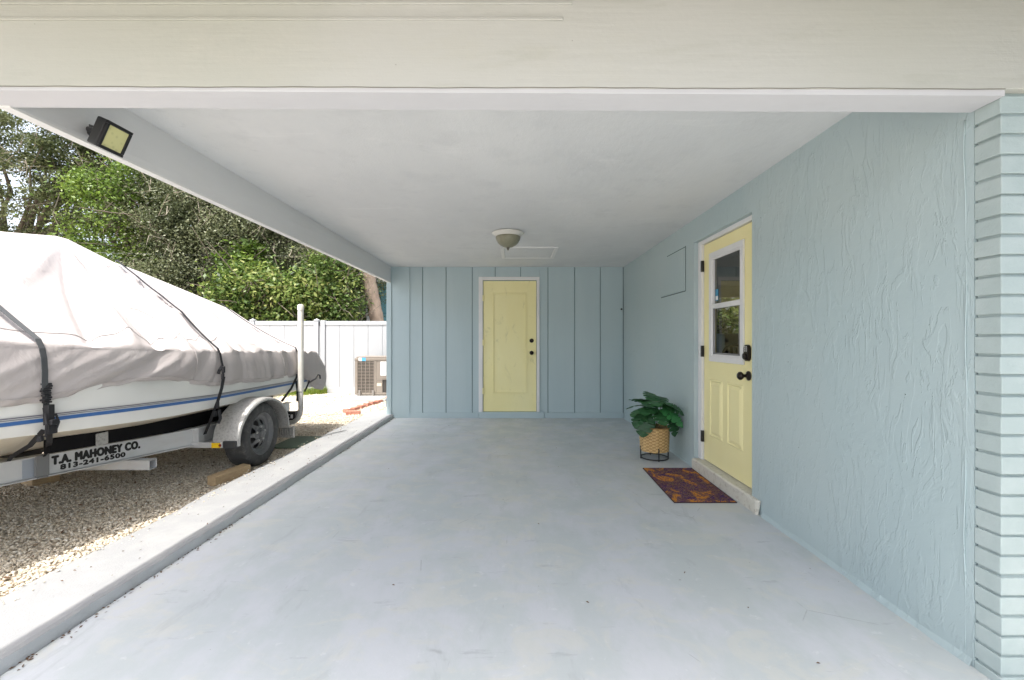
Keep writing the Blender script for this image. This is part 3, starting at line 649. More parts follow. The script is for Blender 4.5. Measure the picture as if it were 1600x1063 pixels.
leaves = [  # attach offset from pot centre (x, y, z), direction, length
 ((-.05, -.02, .55), (-.25, -.75, .35), .25), ((-.06, .04, .57), (-.75, -.1, .30), .23), ((.03, -.02, .56), (.65, -.55, .12), .27), ((.02, .08, .58), (.5, .4, .2), .24),
 ((-.11, -.03, .52), (-.85, -.45, -.12), .22), ((-.13, -.04, .47), (-.75, -.55, -.55), .20), ((-.125, -.09, .45), (-.30, -.60, -1.0), .23), ((.07, -.10, .51), (.75, -.60, -.35), .25),
 ((.14, -.08, .43), (.45, -.5, -.95), .20), ((.18, .0, .44), (.65, -.2, -1.0), .22), ((-.02, -.04, .59), (-.1, -.85, .1), .22),
 ((-.08, .08, .53), (-.7, .6, .1), .22), ((.1, .1, .52), (.6, .7, 0), .2), ((.02, .02, .57), (-.1, .4, .5), .22), ((.10, -.04, .55), (.85, -.35, -.1), .22), ((.02, .06, .50), (.1, -.9, -.1), .18),
 ((.01, -.09, .50), (.05, -.85, -.35), .21), ((-.06, -.07, .53), (-.5, -.7, .0), .22)]
for i, (p0, d0, l0) in enumerate(leaves):
    tip = (PX+p0[0], PY+p0[1], p0[2]); vs_, fs_ = monstera(tip, d0, l0, i, .25+.3*random.random())
    rv = np.full(len(fs_), [.35, .2, .3, .2, .3, .15, .1, .95, .15, .05, .45, .5, .2, .3, .4, .1, .2, .3][i])+rng.normal(0, .04, len(fs_))
    fast('leaf', vs_, fs_, L_mons, t, rnd=np.clip(rv, 0, 1), smooth=True)
    st = MB(); b0 = Vector((PX+p0[0]*.15, PY+p0[1]*.15, .29)); b1 = Vector(tip); md = (b0+b1)/2+Vector((p0[0]*.1, p0[1]*.1, .05)); st.tube([b0, md, b1], .003, 6); obj('stem', st, M('stem_green', (.10, .16, .06), .5) if i == 0 else bpy.data.materials['stem_green'], t, smooth=True)

# ================================================================ TRAILER AND BOAT
XC = -3.70
TR = thing('boat_trailer', (XC, 4.0, 0), 'silver boat trailer with black lettering on its side rail and round galvanised fenders', 'trailer')
def ibeam(mb, p0, p1, z0, z1, outw=1, wd=.075):
    p0 = Vector((*p0, 0)); p1 = Vector((*p1, 0)); d = (p1-p0).normalized(); s = Vector((d.y, -d.x, 0))*outw; m_ = (p0+p1)/2; L_ = (p1-p0).length
    mb.obox(m_-s*.032+Vector((0, 0, (z0+z1)/2)), d, s, (0, 0, 1), L_, .008, z1-z0-.0165)
    mb.obox(m_-s*wd/2+Vector((0, 0, z1-.004)), d, s, (0, 0, 1), L_, wd, .008); mb.obox(m_-s*wd/2+Vector((0, 0, z0+.004)), d, s, (0, 0, 1), L_, wd, .008)
ZF0, ZF1 = .295, .445
for sg in (1, -1):
    b = MB(); bx = XC+sg*.95; ex = XC+sg*.06
    ibeam(b, (bx, 3.94), (bx, 5.55), ZF0, ZF1, sg); ibeam(b, (ex, 3.94-(.89)/.416), (bx, 3.938), ZF0, ZF1, sg)
    b.box(bx-.06*sg, 3.90, ZF0-.006, bx+.004*sg, 3.98, ZF1+.004)
    obj('side_rail', b, alu, TR, bevel=.0015)
b = MB(); b.box(XC-.05, -.9, .30, XC+.05, 2.1, .42); obj('tongue', b, alu, TR, bevel=.004)
# crossmembers; the front one's open end shows under the rail
def tubebox(mb, x0, x1, y0, y1, z0, z1, t=.006):
    mb.box(x0, y0, z0, x1, y1, z0+t); mb.box(x0, y0, z1-t, x1, y1, z1); mb.box(x0, y0, z0+t, x1, y0+t, z1-t); mb.box(x0, y1-t, z0+t, x1, y1, z1-t)
for yy, xo in ((3.44, -2.80), (4.9, -2.76)):
    b = MB(); tubebox(b, 2*XC-xo, xo, yy, yy+.075, .215, .29); obj('crossmember', b, alu, TR, bevel=.002)
b = MB(); b.box(2*XC+2.6, 4.33, .27, -2.66, 4.39, .33); obj('axle', b, galv, TR)
def bunk(sg):
    rows = []; mb = MB()
    for yb in (2.752, 3.0, 3.3, 3.6, 3.9, 4.1, 4.6, 5.3):
        k = 2.85/yb; yr = min(4.389/(k+.416), 3.94) if yb < 4.1 else 3.94
        zb = max(1.22-(1.22-ZF1)/yr*yb+.004, .415) if yb < 4.1 else .415
        rows.append((yb, zb, min(.60, float(np.interp(yb, [2.7, 3.4, 5.3], [.612, .60, .59])))))
    for yb, zb, zt_ in rows: mb.v += [(XC+sg*x_, yb, z_) for x_, z_ in ((.85, zb), (.85, zt_), (.81, zt_), (.81, zb))]
    for i in range(len(rows)-1):
        for k in range(4): mb.f.append((i*4+k, i*4+(k+1) % 4, (i+1)*4+(k+1) % 4, (i+1)*4+k))
    n_ = (len(rows)-1)*4; mb.f += [(0, 1, 2, 3), (n_+3, n_+2, n_+1, n_)]
    obj('bunk', mb, blackc, TR)
bunk(1); bunk(-1)
# rail plates
d = Vector((.384, .923, 0)).normalized(); s = Vector((d.y, -d.x, 0))
def railp(px):   # point on the outer edge of the front rail seen at image column px
    k = (803-px)/700; y = 4.389/(k+.416)+.0; return Vector((-k*y, y, 0))
b = MB(); b.box(-2.8485, 3.05, .490, -2.8425, 3.14, .575); obj('gusset_plate', b, galv, TR, bevel=.002)
q = railp(66)+s*.006; b = MB(); b.obox(q+Vector((0, 0, .38)), d, s, (0, 0, 1), .066, .005, .14); b.obox(q+Vector((0, 0, .302))-s*.02, d, s, (0, 0, 1), .055, .05, .012); obj('strap_bracket', b, M('grey_bracket', (.22, .225, .23), .6, .3), TR, bevel=.002)
q = railp(47)-s*.026; b = MB(); b.obox(q+Vector((0, 0, .37)), d, s, (0, 0, 1), .055, .003, .12); obj('rail_patch', b, M('patch_blue_grey', (.36, .40, .46), .6), TR)
# lettering
def letters(txt, size, px0, z, length, weight=.0):
    cu = bpy.data.curves.new('txt', 'FONT'); cu.body = txt; cu.size = size; cu.space_character = 1.12; cu.extrude = .0008
    o = bpy.data.objects.new('txt', cu); C.objects.link(o); bpy.context.view_layer.update()
    me = bpy.data.meshes.new_from_object(o.evaluated_get(bpy.context.evaluated_depsgraph_get())); bpy.data.objects.remove(o)
    xs = [v_.co.x for v_ in me.vertices]; k = length/(max(xs)-min(xs)); x0 = min(xs); p = railp(px0)-s*.0268
    for v_ in me.vertices:
        X = (v_.co.x-x0)*k; v_.co = p+d*X+Vector((0, 0, z+v_.co.y))+s*(v_.co.z)
    v0 = [v_.co.copy() for v_ in me.vertices]; f0 = [tuple(p_.vertices) for p_ in me.polygons]; V = []; F = []; w_ = weight
    for j_, (a_, b_) in enumerate(((0, 0), (w_, 0), (-w_, 0), (0, w_), (0, -w_), (w_*.7, w_*.7), (-w_*.7, w_*.7), (w_*.7, -w_*.7), (-w_*.7, -w_*.7))):
        F += [tuple(q_+len(V) for q_ in f_) for f_ in f0]; V += [c_+d*a_+Vector((0, 0, b_))+s*(.00006*j_) for c_ in v0]
    me = bpy.data.meshes.new('lettering'); me.from_pydata(V, [], F)
    o = bpy.data.objects.new('lettering', me); C.objects.link(o); me.materials.clear(); me.materials.append(decal.m); o.parent = TR; o.location = -wloc(TR); return o
letters('T.A. MAHONEY CO.', .078, 85, .366, .515, .0052)
letters('813-241-6500', .046, 98, .322, .375, .0032)
# fenders, wheels
def fender(sg):
    X0, X1 = XC+sg*1.075, XC+sg*1.30; n = 28; cy, cz, a_, b_ = 4.355, .285, .452, .372; vs = []; fs = []
    for i in range(n+1):
        th = math.pi*i/n+0; ct, st = math.cos(th), math.sin(th); f = abs(ct)**2.6*(1 if ct > 0 else -1); y = cy-a_*(.55*ct+.45*ct*abs(ct)**.2); z = cz+b_*st**.85
        yi, zi = cy+(y-cy)*.93, cz+(z-cz)*.915
        yo, zo = cy+(y-cy)*1.0, cz+(z-cz)
        vs += [(X0, yo, zo), (X1-.03*sg, yo, zo), (X1-.008*sg, cy+(y-cy)*.99, cz+(z-cz)*.985), (X1, cy+(y-cy)*.965, cz+(z-cz)*.955), (X1-.002*sg, yi, zi), (X1-.012*sg, yi, zi), (X1-.022*sg, cy+(y-cy)*.97, cz+(z-cz)*.965), (X0, cy+(y-cy)*.975, cz+(z-cz)*.972)]
    for i in range(n):
        for k in range(7): fs.append((i*8+k, i*8+k+1, (i+1)*8+k+1, (i+1)*8+k))
        fs.append((i*8+7, i*8, (i+1)*8, (i+1)*8+7))
    fs += [tuple(range(8)), tuple(n*8+k for k in range(8))]
    b = MB().add(vs, fs); obj('fender', b, galv, TR, angle=40)
def wheel(sg):
    X = XC+sg*1.25; cy, cz = 4.355, .305; root = bpy.data.objects.new('wheel', None); 
    prof = [(.200, 0), (.208, .006), (.225, .016), (.255, .019), (.280, .012), (.295, .0), (.302, -.012), (.306, -.035), (.308, -.09), (.306, -.145), (.302, -.168), (.295, -.18), (.28, -.19), (.25, -.196), (.22, -.19), (.20, -.18)]
    n = 120; b = MB(); vs = []
    for j, (r_, h) in enumerate(prof):
        for k in range(n):
            a = 2*math.pi*k/n; rr = r_
            if 5 <= j <= 11 and ((k+(j % 3)) % 5 == 0): rr -= .008
            if j == 8 : rr -= .0
            if j == 3 and k % 6 < 3: rr -= .001
            z = cz+rr*math.sin(a); z = max(z, -.002)
            vs.append((X+h*sg, cy+rr*math.cos(a), z))
    b.add(vs, [(i*n+k, i*n+(k+1) % n, (i+1)*n+(k+1) % n, (i+1)*n+k) for i in range(len(prof)-1) for k in range(n)])
    ty = obj('wheel', b, rubber, TR, angle=30)
    # rim dish with eight windows
    b = MB(); n = 96; rr = [(.203, .004), (.198, -.004), (.185, -.012), (.178, -.028), (.165, -.032), (.152, -.040), (.146, -.048), (.138, -.045), (.128, -.040), (.112, -.030), (.098, -.022), (.086, -.018), (.060, -.022), (.040, -.010), (.036, .006), (.022, .010), (0, .011)]
    vs = [(X+h*sg, cy+r_*math.cos(2*math.pi*k/n), cz+r_*math.sin(2*math.pi*k/n)) for r_, h in rr for k in range(n)]
    fs = []
    for i in range(len(rr)-1):
        for k in range(n):
            ph = k % 12
            if (i == 8 and 2 <= ph <= 9) or (i == 9 and 3 <= ph <= 8) or (i == 10 and 4 <= ph <= 7) or (i == 7 and 3 <= ph <= 8): continue
            fs.append((i*n+k, i*n+(k+1) % n, (i+1)*n+(k+1) % n, (i+1)*n+k))
    b.add(vs, fs); rim = obj('rim', b, rimm, ty, angle=35)
    so_ = rim.modifiers.new('s', 'SOLIDIFY'); so_.thickness = .004
    b = MB(); b.lathe([(0, -.075), (.16, -.075), (.16, -.08), (0, -.08)] if sg > 0 else [(0, .075), (.16, .075), (.16, .08), (0, .08)], (X, cy, cz), 'X', 32); obj('dark_backing', b, dark, ty)  # black disc added behind the rim windows so they look dark inside
    for k in range(5):
        a = 2*math.pi*k/5+.3; b = MB(); b.lathe([(.0, 0), (.011, 0), (.011, .016*sg), (.006, .020*sg), (0, .020*sg)], (X-.020*sg, cy+.068*math.cos(a), cz+.068*math.sin(a)), 'X', 6); obj('wheel_nut', b, galv, ty)
for sg in (1, -1): fender(sg); wheel(sg)
b = MB(); b.box(-3.02, 3.885, .278, -2.53, 3.925, .325); obj('fender_bracket', b, alu, TR, bevel=.003)
b = MB(); b.box(-2.62, 3.878, .28, -2.545, 3.8845, .323); obj('reflector', b, refl, TR, bevel=.001)
b = MB(); b.lathe([(0, 0), (.012, 0), (.010, -.005), (0, -.006)], (-2.545, 3.878, .302), 'Y', 16); obj('marker_lens', b, redl, TR)
b = MB(); b.box(-2.53, 3.89, .268, -2.415, 3.93, .335); obj('step_pad', b, dplast, TR, bevel=.006)
# rear: light, step, guide post
b = MB(); b.box(-2.80, 5.22, .25, -2.55, 5.30, .375); tl = obj('tail_light', b, dark, TR, bevel=.006)
b = MB(); b.box(-2.60, 5.216, .30, -2.575, 5.2195, .345); b.box(-2.635, 5.216, .30, -2.61, 5.2195, .306); b.box(-2.635, 5.216, .339, -2.61, 5.2195, .345); b.box(-2.638, 5.216, .30, -2.632, 5.2195, .345); b.box(-2.655, 5.216, .30, -2.648, 5.2195, .345); obj('light_mark', b, whitel, tl)
b = MB(); b.box(-2.72, 4.985, .10, -2.44, 4.995, .112); b.box(-2.72, 4.985, .215, -2.44, 4.995, .227)
b = MB(); x0, x1 = -2.72, -2.435; b.box(x0, 4.95, .135, x1, 4.97, .145); b.box(x0, 4.95, .245, x1, 4.97, .255); b.box(x1-.01, 4.95, .1455, x1, 4.97, .2445); b.box(x0, 4.972, .13, x1, 4.98, .258)
for k in range(9): b.box(x1-.04-.027*k, 4.948, .16, x1-.031-.027*k, 4.9705, .235)
obj('license_plate_step', b, galv, TR); 
for sg in (1, -1):
    b = MB(); px = XC+sg*1.235; b.tube([(px, 5.18, .62), (px, 5.18, 1.60), (px, 5.18, 1.605)], [.032, .032, .0315], 20); gp = obj('guide_post', b, pvc, TR, smooth=False, angle=40)
    b = MB(); b.lathe([(.036, -.045), (.036, .0), (.031, .014), (.015, .02), (0, .021)], (px, 5.18, 1.605), 'Z', 24); obj('post_cap', b, pvc, gp, angle=40)
    b = MB(); b.tube([(px, 5.18, .66), (px, 5.18, .42), (px-.008*sg, 5.18, .36), (px-.035*sg, 5.18, .30), (px-.08*sg, 5.18, .265), (px-.16*sg, 5.18, .25), (px-.30*sg, 5.18, .25)], .027, 16); obj('post_arm', b, galv, gp, smooth=True)

# ---- hull
yk = np.array([.15, .4, .8, 1.2, 1.8, 2.4, 2.55, 2.65, 2.88, 3.1, 3.5, 4.2, 5.0, 5.9])
wk = np.array([.02, .18, .42, .60, .80, .955, .995, 1.03, 1.085, 1.115, 1.14, 1.15, 1.15, 1.14])
Wd = lambda y: np.interp(y, yk, wk)
zst = lambda y: np.interp(y, [.15, 1, 2.4, 2.8, 3.86, 5.13, 5.9], [.95, .84, .757, .75, .713, .707, .705])
zch = lambda y: np.interp(y, [.15, 1, 2.4, 3.42, 5.9], [.92, .78, .68, .634, .61])
zkl = lambda y: np.interp(y, [.15, .6, 1.4, 2.4, 3.5, 5.9], [.90, .62, .45, .40, .37, .36])
BT = thing('boat', (XC, 4.0, .36), 'white motorboat hull with blue stripe resting on the trailer', 'boat')
ys = np.concatenate([np.linspace(.15, 1.2, 24), np.linspace(1.25, 5.85, 70)]); V = []; F = []; Fb = []
prof_n = 12
for y in ys:
    w_ = float(Wd(y))-.018; zc_, zk_, zs_ = float(zch(y)), float(zkl(y)), float(zst(y)); side = []
    fl_ = .03*max(0, (3.2-y)/3)
    side = [(w_+fl_*.6, 1.04), (w_, zs_+.13), (w_-.006, zs_), (max(w_-.025-fl_, .005), zc_), (max(w_-.075-fl_, .004), zc_-.012), (max(w_*.55, .003), (zc_-.03)*.55+zk_*.45)]
    row = [(XC+a, y, z) for a, z in side]+[(XC, y, zk_)]+[(XC-a, y, z) for a, z in side[::-1]]
    V += row
m = 13
for i in range(len(ys)-1):
    for k in range(m-1): (Fb if 3 <= k <= 8 else F).append((i*m+k, i*m+k+1, (i+1)*m+k+1, (i+1)*m+k))
F.append(tuple((len(ys)-1)*m+k for k in range(m)))
o = obj('hull', MB().add(V, F+Fb), gel, BT, angle=35); o.data.materials.append(gelb.m)
for p in o.data.polygons:
    z_ = np.mean([o.data.vertices[i].co.z for i in p.vertices]); y_ = np.mean([o.data.vertices[i].co.y for i in p.vertices])
    if z_ < float(zch(y_))-.004: p.material_index = 1
for nm, dz, hw, mt, ot in (('stripe', 0, .011, stripeb, .0035), ('pinstripe', .030, .0028, pin, .003), ('pinstripe', .020, .002, pin, .003)):
    for sg in (1, -1):
        V = []; F = []; yy = np.linspace(.6, 5.84, 90)
        for y in yy:
            w_ = float(Wd(y))-.018; zs_ = float(zst(y))
            xa = w_+ot-.006 if dz == 0 else w_+ot-.005
            for dzz, xx in ((-hw, xa-.0012), (hw, xa+.0015)): V.append((XC+sg*(xx if dz+dzz <= 0 else xx+.006*(dz+dzz)/.13), y, zs_+dz+dzz))
        n_ = len(yy); V += [(x_-.002*sg, y_, z_) for x_, y_, z_ in V]
        for i in range(n_-1):
            F += [(2*i, 2*i+1, 2*i+3, 2*i+2), (2*n_+2*i, 2*n_+2*i+2, 2*n_+2*i+3, 2*n_+2*i+1), (2*i+1, 2*n_+2*i+1, 2*n_+2*i+3, 2*i+3), (2*i, 2*i+2, 2*n_+2*i+2, 2*n_+2*i)]
        obj(nm, MB().add(V, F), mt, BT)

# ---- canvas cover
zcr = lambda y: np.interp(y, [.1, 1, 2.4, 2.72, 3.03, 3.77, 5.2, 5.95], [1.30, 1.26, 1.203, 1.181, 1.164, 1.125, 1.086, 1.06])
zrd = lambda y: np.interp(y, [.1, 1.5, 2.9, 3.25, 3.62, 3.72, 3.95, 4.14, 4.45, 5.15, 5.9], [1.36, 1.72, 1.97, 2.0, 2.055, 2.05, 1.985, 1.935, 1.885, 1.75, 1.60])
zsk = lambda y: np.interp(y, [.1, 2.4, 2.65, 2.88, 3.03, 3.42, 3.77, 4.05, 4.6, 5.35, 5.55, 5.70, 5.82, 5.9], [1.0, .86, .88, .914, .934, .91, .825, .81, .79, .795, .72, .58, .54, .62])
YS = 5.90
def perim():
    P = []   # (x,y, ridge y, along-length s, nx, ny)
    for y in np.linspace(.12, YS-.10, 420): P.append((float(Wd(y)), y, y, y))
    for a in np.linspace(0, math.pi/2, 14)[1:]: P.append((1.04+.10*math.cos(a)-.0, YS-.10+.10*math.sin(a), YS-.12*(1-math.sin(a))+0, YS-.1+.157*a/(math.pi/2)))
    return P
half = perim()
st_x = np.linspace(1.02, -1.02, 70)
full = [(x, y, ry, s_) for x, y, ry, s_ in half]+[(x, YS, YS, YS+.06+(1.02-x)) for x in st_x]+[(-x, y, ry, 8-s_+.2) for x, y, ry, s_ in half[::-1]]
full = np.array(full); N = len(full); px_, py_, ry_, ss = full.T
dx = np.gradient(px_); dy = np.gradient(py_); nl = np.hypot(dx, dy)+1e-9; nx_, ny_ = dy/nl, -dx/nl
nx_ = np.where(nx_*px_ + ny_*(py_-3) < 0, -nx_, nx_) if False else nx_
KR, KS = 46, 20; rows = []; half_y = py_[:420]
zc_a = zcr(py_); ridge_z = zrd(ry_)
fold_c = .5
def gath(s_, k, seed): return vnoise(s_*k, s_*0+.5, seed)
for j in range(KR+1):     # ridge (f=1) to crease (f=0)
    f = 1-j/KR; x = px_*(1-f); y = py_*(1-f)+np.minimum(ry_, YS-.04)*f; z = zc_a+(ridge_z-zc_a)*f
    z = z-.055*np.sin(math.pi*f)*(.8+.4*np.sin(py_*1.3)) * 1.0
    th = np.arctan2(y-3.68, np.abs(x)+.02); rr = np.hypot(y-3.68, x)
    edge = np.clip(1-f*1.02, 0, 1)
    # radial pulls from the peak
    fa = np.zeros(N)
    for t0, wd, am in ((-.98, .10, .06), (-.70, .05, -.05), (-.52, .07, .06), (-.33, .05, -.05), (-.16, .035, -.07), (-.07, .035, .045), (.10, .028, .04), (.16, .03, -.055), (.33, .045, .05), (.42, .022, -.06), (.50, .035, .04), (.62, .05, .045), (.71, .02, -.04), (.84, .035, -.04), (.95, .03, .04), (1.06, .018, -.035), (1.2, .05, -.03)):
        q_ = (th-t0+.03*np.sin(rr*3+t0*9))/(wd*.68); fa += 1.25*am*np.exp(-np.abs(q_)**1.5)
    fa *= np.clip(rr/.5, 0, 1)*np.clip(1.35-rr*.42, .0, 1)*np.clip(f/.05, .25, 1)
    ga = (.034*gath(ss+.35*f, 7, 31)+.032*gath(ss-.3*f, 19, 32)+.016*gath(ss+.2*f, 37, 37))*np.exp(-f/.12)*np.clip((py_-2.9)/.5, .15, 1)
    lo = .045*vnoise(ss*1.1, ss*0+f*3+3, 33)+.012*vnoise(ss*3.1+f*2, ss*0+f*6+9, 34)
    rows.append(np.stack([XC+x, y, z+fa+ga+lo*np.sin(math.pi*np.clip(f, 0, 1))], 1))
zs_a = np.where(np.arange(N) < 0, 0, zsk(np.minimum(py_, 5.9))); zs_a = zs_a+.014*gath(ss, 4, 35)*2+.012*gath(ss, 22, 36)
for j in range(1, KS+1):
    g_ = j/KS; z = zc_a+(zs_a-zc_a)*g_; sl_ = ss+.55*g_*np.clip((4.0-ss)/1.2, -.15, 1)
    bul = .028*np.sin(math.pi*g_*.9)-.012*g_
    rg_ = lambda k_, sd_: np.maximum(0, 1-np.abs(gath(sl_, k_, sd_))*5)
    wr = .06*np.abs(gath(sl_, 3.1, 41))*2*g_*.55+.06*gath(sl_, 7.5, 42)*(.25+g_)+.030*gath(sl_, 19, 43)*(.12+g_**2)+.018*rg_(4.3, 44)*(.3+.7*g_)-.014*rg_(6.1, 45)*(.5+.5*g_)
    sternb = np.clip((py_-5.55)/.35, 0, 1)*.30*np.sin(math.pi*.72*g_)
    off = bul+wr-.012*np.where(g_ > .93, 1, 0)
    x = px_+nx_*off; y = py_+ny_*off+sternb
    rows.append(np.stack([XC+x, y, z+ga*0], 1))
CV = np.array(rows); J = len(rows); Vc = CV.reshape(-1, 3)
F = np.array([(j*N+i, (j+1)*N+i, (j+1)*N+i+1, j*N+i+1) for j in range(J-1) for i in range(N-1)])
co = fast('boat_cover', Vc, F, cover, smooth=True); props(co, 'pale grey canvas cover draped and creased over the boat', 'boat cover')
so_ = co.modifiers.new('s', 'SOLIDIFY'); so_.thickness = .004; so_.offset = -1
for jj, rr_, lim in ((KR+KS-2, .003, 420), (int(KR*.90), .0022, 300)):
    sm_ = MB(); sm_.tube([Vector(CV[jj, i])+Vector((.003, 0, .002)) for i in range(90, lim, 2)], rr_, 5); obj('hem_seam', sm_, cover, co, smooth=True)
for ii in (255, 352):
    sm_ = MB(); sm_.tube([Vector(CV[j_, ii+int(0 if j_ < KR else (j_-KR)*.0)])+Vector((.003, 0, .003)) for j_ in range(2, KR+KS-1)], .0024, 5); obj('panel_seam', sm_, cover, co, smooth=True)
def cpt(y, f):    # point on the near side; f>=0 roof fraction, f<0 skirt fraction
    i = int(np.argmin(np.abs(half_y-y))); j = int(round((1-f)*KR)) if f >= 0 else int(round(KR-f*KS)); j = min(j, J-1); return Vector(CV[j, i])
def cover_path(y0, y1, f0, f1, n, lift):
    out = []; ns = []
    for k in range(n+1):
        u_ = k/n; f = f0+(f1-f0)*u_; y = y0+(y1-y0)*u_; out.append(cpt(y, f)); ns.append(Vector((.55, 0, .83)) if f >= 0 else Vector((1, 0, .1)))
    sm = [sum((out[min(max(i+k, 0), n)] for k in (-2, -1, 0, 1, 2)), Vector())/5 for i in range(n+1)]
    sm = [Vector((p_.x, p_.y, max(p_.z, o_.z))) if n_.z > .5 else Vector((max(p_.x, o_.x), p_.y, p_.z)) for p_, o_, n_ in zip(sm, out, ns)]
    for _ in range(90):
        s2 = [sm[0]]+[(sm[i-1]+sm[i]*2+sm[i+1])/4 for i in range(1, n)]+[sm[n]]
        sm = [Vector((p_.x, p_.y, max(p_.z, o_.z))) if n_.z > .5 else Vector((max(p_.x, o_.x), p_.y, p_.z)) for p_, o_, n_ in zip(s2, out, ns)]
    return [p_+nn_*lift for p_, nn_ in zip(sm, ns)], ns
def blob(mb, c, sx, sy, sz, tilt=0):
    c = Vector(c); mb.obox(c, (math.cos(tilt), math.sin(tilt), 0), (-math.sin(tilt), math.cos(tilt), 0), (0, 0, 1), sx, sy, sz)
# strap 1 (wide, with ratchet)
t = thing('tie_down_strap', (-2.7, 2.55, .4), 'wide dark ratchet strap over the cover nearest the lettering', 'strap', 'straps over the boat cover')
pa, na = cover_path(2.5, 2.55, 1, 0, 40, .022); pb, nb = cover_path(2.55, 2.55, -.05, -.75, 12, .02)
q = railp(66); low = [Vector((-2.69, 2.57, .90)), Vector((-2.69, 2.575, .84))]
b = MB(); b.strip(pa+pb+low, .034, na+nb+[Vector((1, 0, .1))]*2, .003); obj('webbing', b, strapg, t)
b = MB(); b.strip([Vector((-2.69, 2.575, .83)), Vector((-2.72, 2.62, .72)), Vector((-2.80, 2.70, .60)), Vector((-2.98, 2.86, .50)), q+Vector((.012, 0, .44))], [.030, .030, .028, .022, .012], Vector((.8, -.6, .1)), .003)
b.strip([Vector((-2.70, 2.575, .70)), Vector((-2.83, 2.62, .60)), Vector((-3.02, 2.70, .52)), Vector((-3.16, 2.8, .46))], [.028, .026, .022, .018], Vector((.8, -.6, .1)), .003); obj('lower_webbing', b, strapm, t)
b = MB()
for k in range(9):
    z = .965-.013*k; blob(b, (-2.672+random.uniform(-.004, .004), 2.56+random.uniform(-.006, .006), z), .022+.008*random.random(), .030+.014*random.random(), .011, random.uniform(-.4, .4))
blob(b, (-2.668, 2.57, .80), .03, .04, .09, .1); blob(b, (-2.66, 2.575, .745), .045, .05, .03, .2); blob(b, (-2.675, 2.59, .70), .03, .045, .05, -.1)
b.tube([(-2.66, 2.54, .80), (-2.645, 2.535, .74), (-2.66, 2.545, .665)], .006, 8); b.tube([(-2.66, 2.60, .79), (-2.645, 2.605, .74), (-2.66, 2.60, .69)], .006, 8)
blob(b, (-2.69, 2.545, .655), .02, .035, .03, .4)
obj('ratchet', b, strapm, t, bevel=.003)
# strap 2
def strap(loc, label, ya, yb, wdt, lowpts, knots, f0=1):
    t = thing('tie_down_strap', loc, label, 'strap', 'straps over the boat cover')
    pa, na = cover_path(ya, yb, f0, 0, 46, .022); pb, nb = cover_path(yb, yb, -.05, -.8, 14, .016)
    b = MB(); b.strip(pa+pb, wdt, na+nb, .003); obj('webbing', b, strapm, t)
    for lp in lowpts: b = MB(); b.strip([Vector(p_) for p_ in lp], wdt, Vector((.9, -.43, .1)), .003); obj('lower_webbing', b, strapm, t)
    for k_ in knots: b = MB(); blob(b, k_[:3], k_[3]*.7, k_[4]*.7, k_[5]*.8, k_[6]); obj('buckle', b, strapm, t, bevel=.004)
strap((-2.6, 3.86, .5), 'black strap with hanging buckle crossing the cover in front of the fender', 4.14, 3.86, .026,
      [[(-2.50, 3.86, .90), (-2.50, 3.83, .80), (-2.53, 3.83, .70), (-2.58, 3.86, .62), (-2.66, 3.92, .50), (-2.74, 3.97, .38)], [(-2.52, 3.83, .62), (-2.52, 3.845, .54), (-2.53, 3.83, .50)], [(-2.49, 3.82, .99), (-2.485, 3.78, .96), (-2.49, 3.77, .93)]],
      [(-2.50, 3.855, .96, .03, .05, .07, .3), (-2.495, 3.84, .90, .025, .03, .06, -.2), (-2.54, 3.84, .66, .03, .04, .07, .2), (-2.57, 3.85, .58, .03, .045, .06, -.3), (-2.49, 3.78, .935, .02, .03, .02, .1)])
strap((-2.6, 5.25, .6), 'black strap over the stern corner of the cover beside the white guide post', 5.62, 5.23, .026,
      [[(-2.51, 5.22, .88), (-2.52, 5.19, .78), (-2.55, 5.13, .66), (-2.62, 5.05, .52)], [(-2.52, 5.18, .74), (-2.515, 5.20, .64), (-2.515, 5.2, .50)]],
      [(-2.515, 5.19, .80, .02, .03, .06, .2), (-2.515, 5.20, .56, .02, .03, .10, .1)])
t = thing('tie_down_strap', (-2.52, 5.62, .7), 'short black hook strap tied low at the stern of the boat', 'strap', 'straps over the boat cover')
b = MB(); b.tube([(-2.52, 5.42, .62), (-2.50, 5.46, .69), (-2.48, 5.52, .715), (-2.47, 5.58, .73), (-2.465, 5.64, .775), (-2.465, 5.69, .765), (-2.465, 5.70, .72)], .009, 8); b.strip([Vector((-2.50, 5.47, .72)), Vector((-2.51, 5.44, .65)), Vector((-2.53, 5.41, .59))], .03, Vector((1, 0, 0)), .003); obj('hook_strap', b, strapm, t, smooth=False)

# ================================================================ YARD
# wood chock, front block, green mat
b = MB(); b.hexa([(-2.575, 3.76, -.01), (-2.49, 3.735, -.01), (-2.385, 4.06, -.01), (-2.47, 4.09, -.01), (-2.575, 3.76, .075), (-2.49, 3.735, .07), (-2.385, 4.06, .085), (-2.47, 4.09, .09)])
props(obj('wood_chock', b, wood, bevel=.004), 'weathered tan board wedged on the gravel against the trailer tyre', 'chock')
b = MB(); b.hexa([(-4.28, 3.84, -.01), (-4.0, 3.72, -.01), (-3.90, 3.85, -.01), (-4.2, 3.97, -.01), (-4.28, 3.84, .012), (-4.0, 3.72, .05), (-3.90, 3.85, .06), (-4.2, 3.97, .03)])
props(obj('wood_block', b, wood, bevel=.004), 'short wooden block on the gravel under the strap bracket', 'block')
b = MB(); b.box(-2.72, 4.98, .004, -2.36, 5.55, .022); props(obj('rubber_mat', b, matgreen, bevel=.004), 'flat dark green mat on gravel behind the trailer wheel', 'mat')
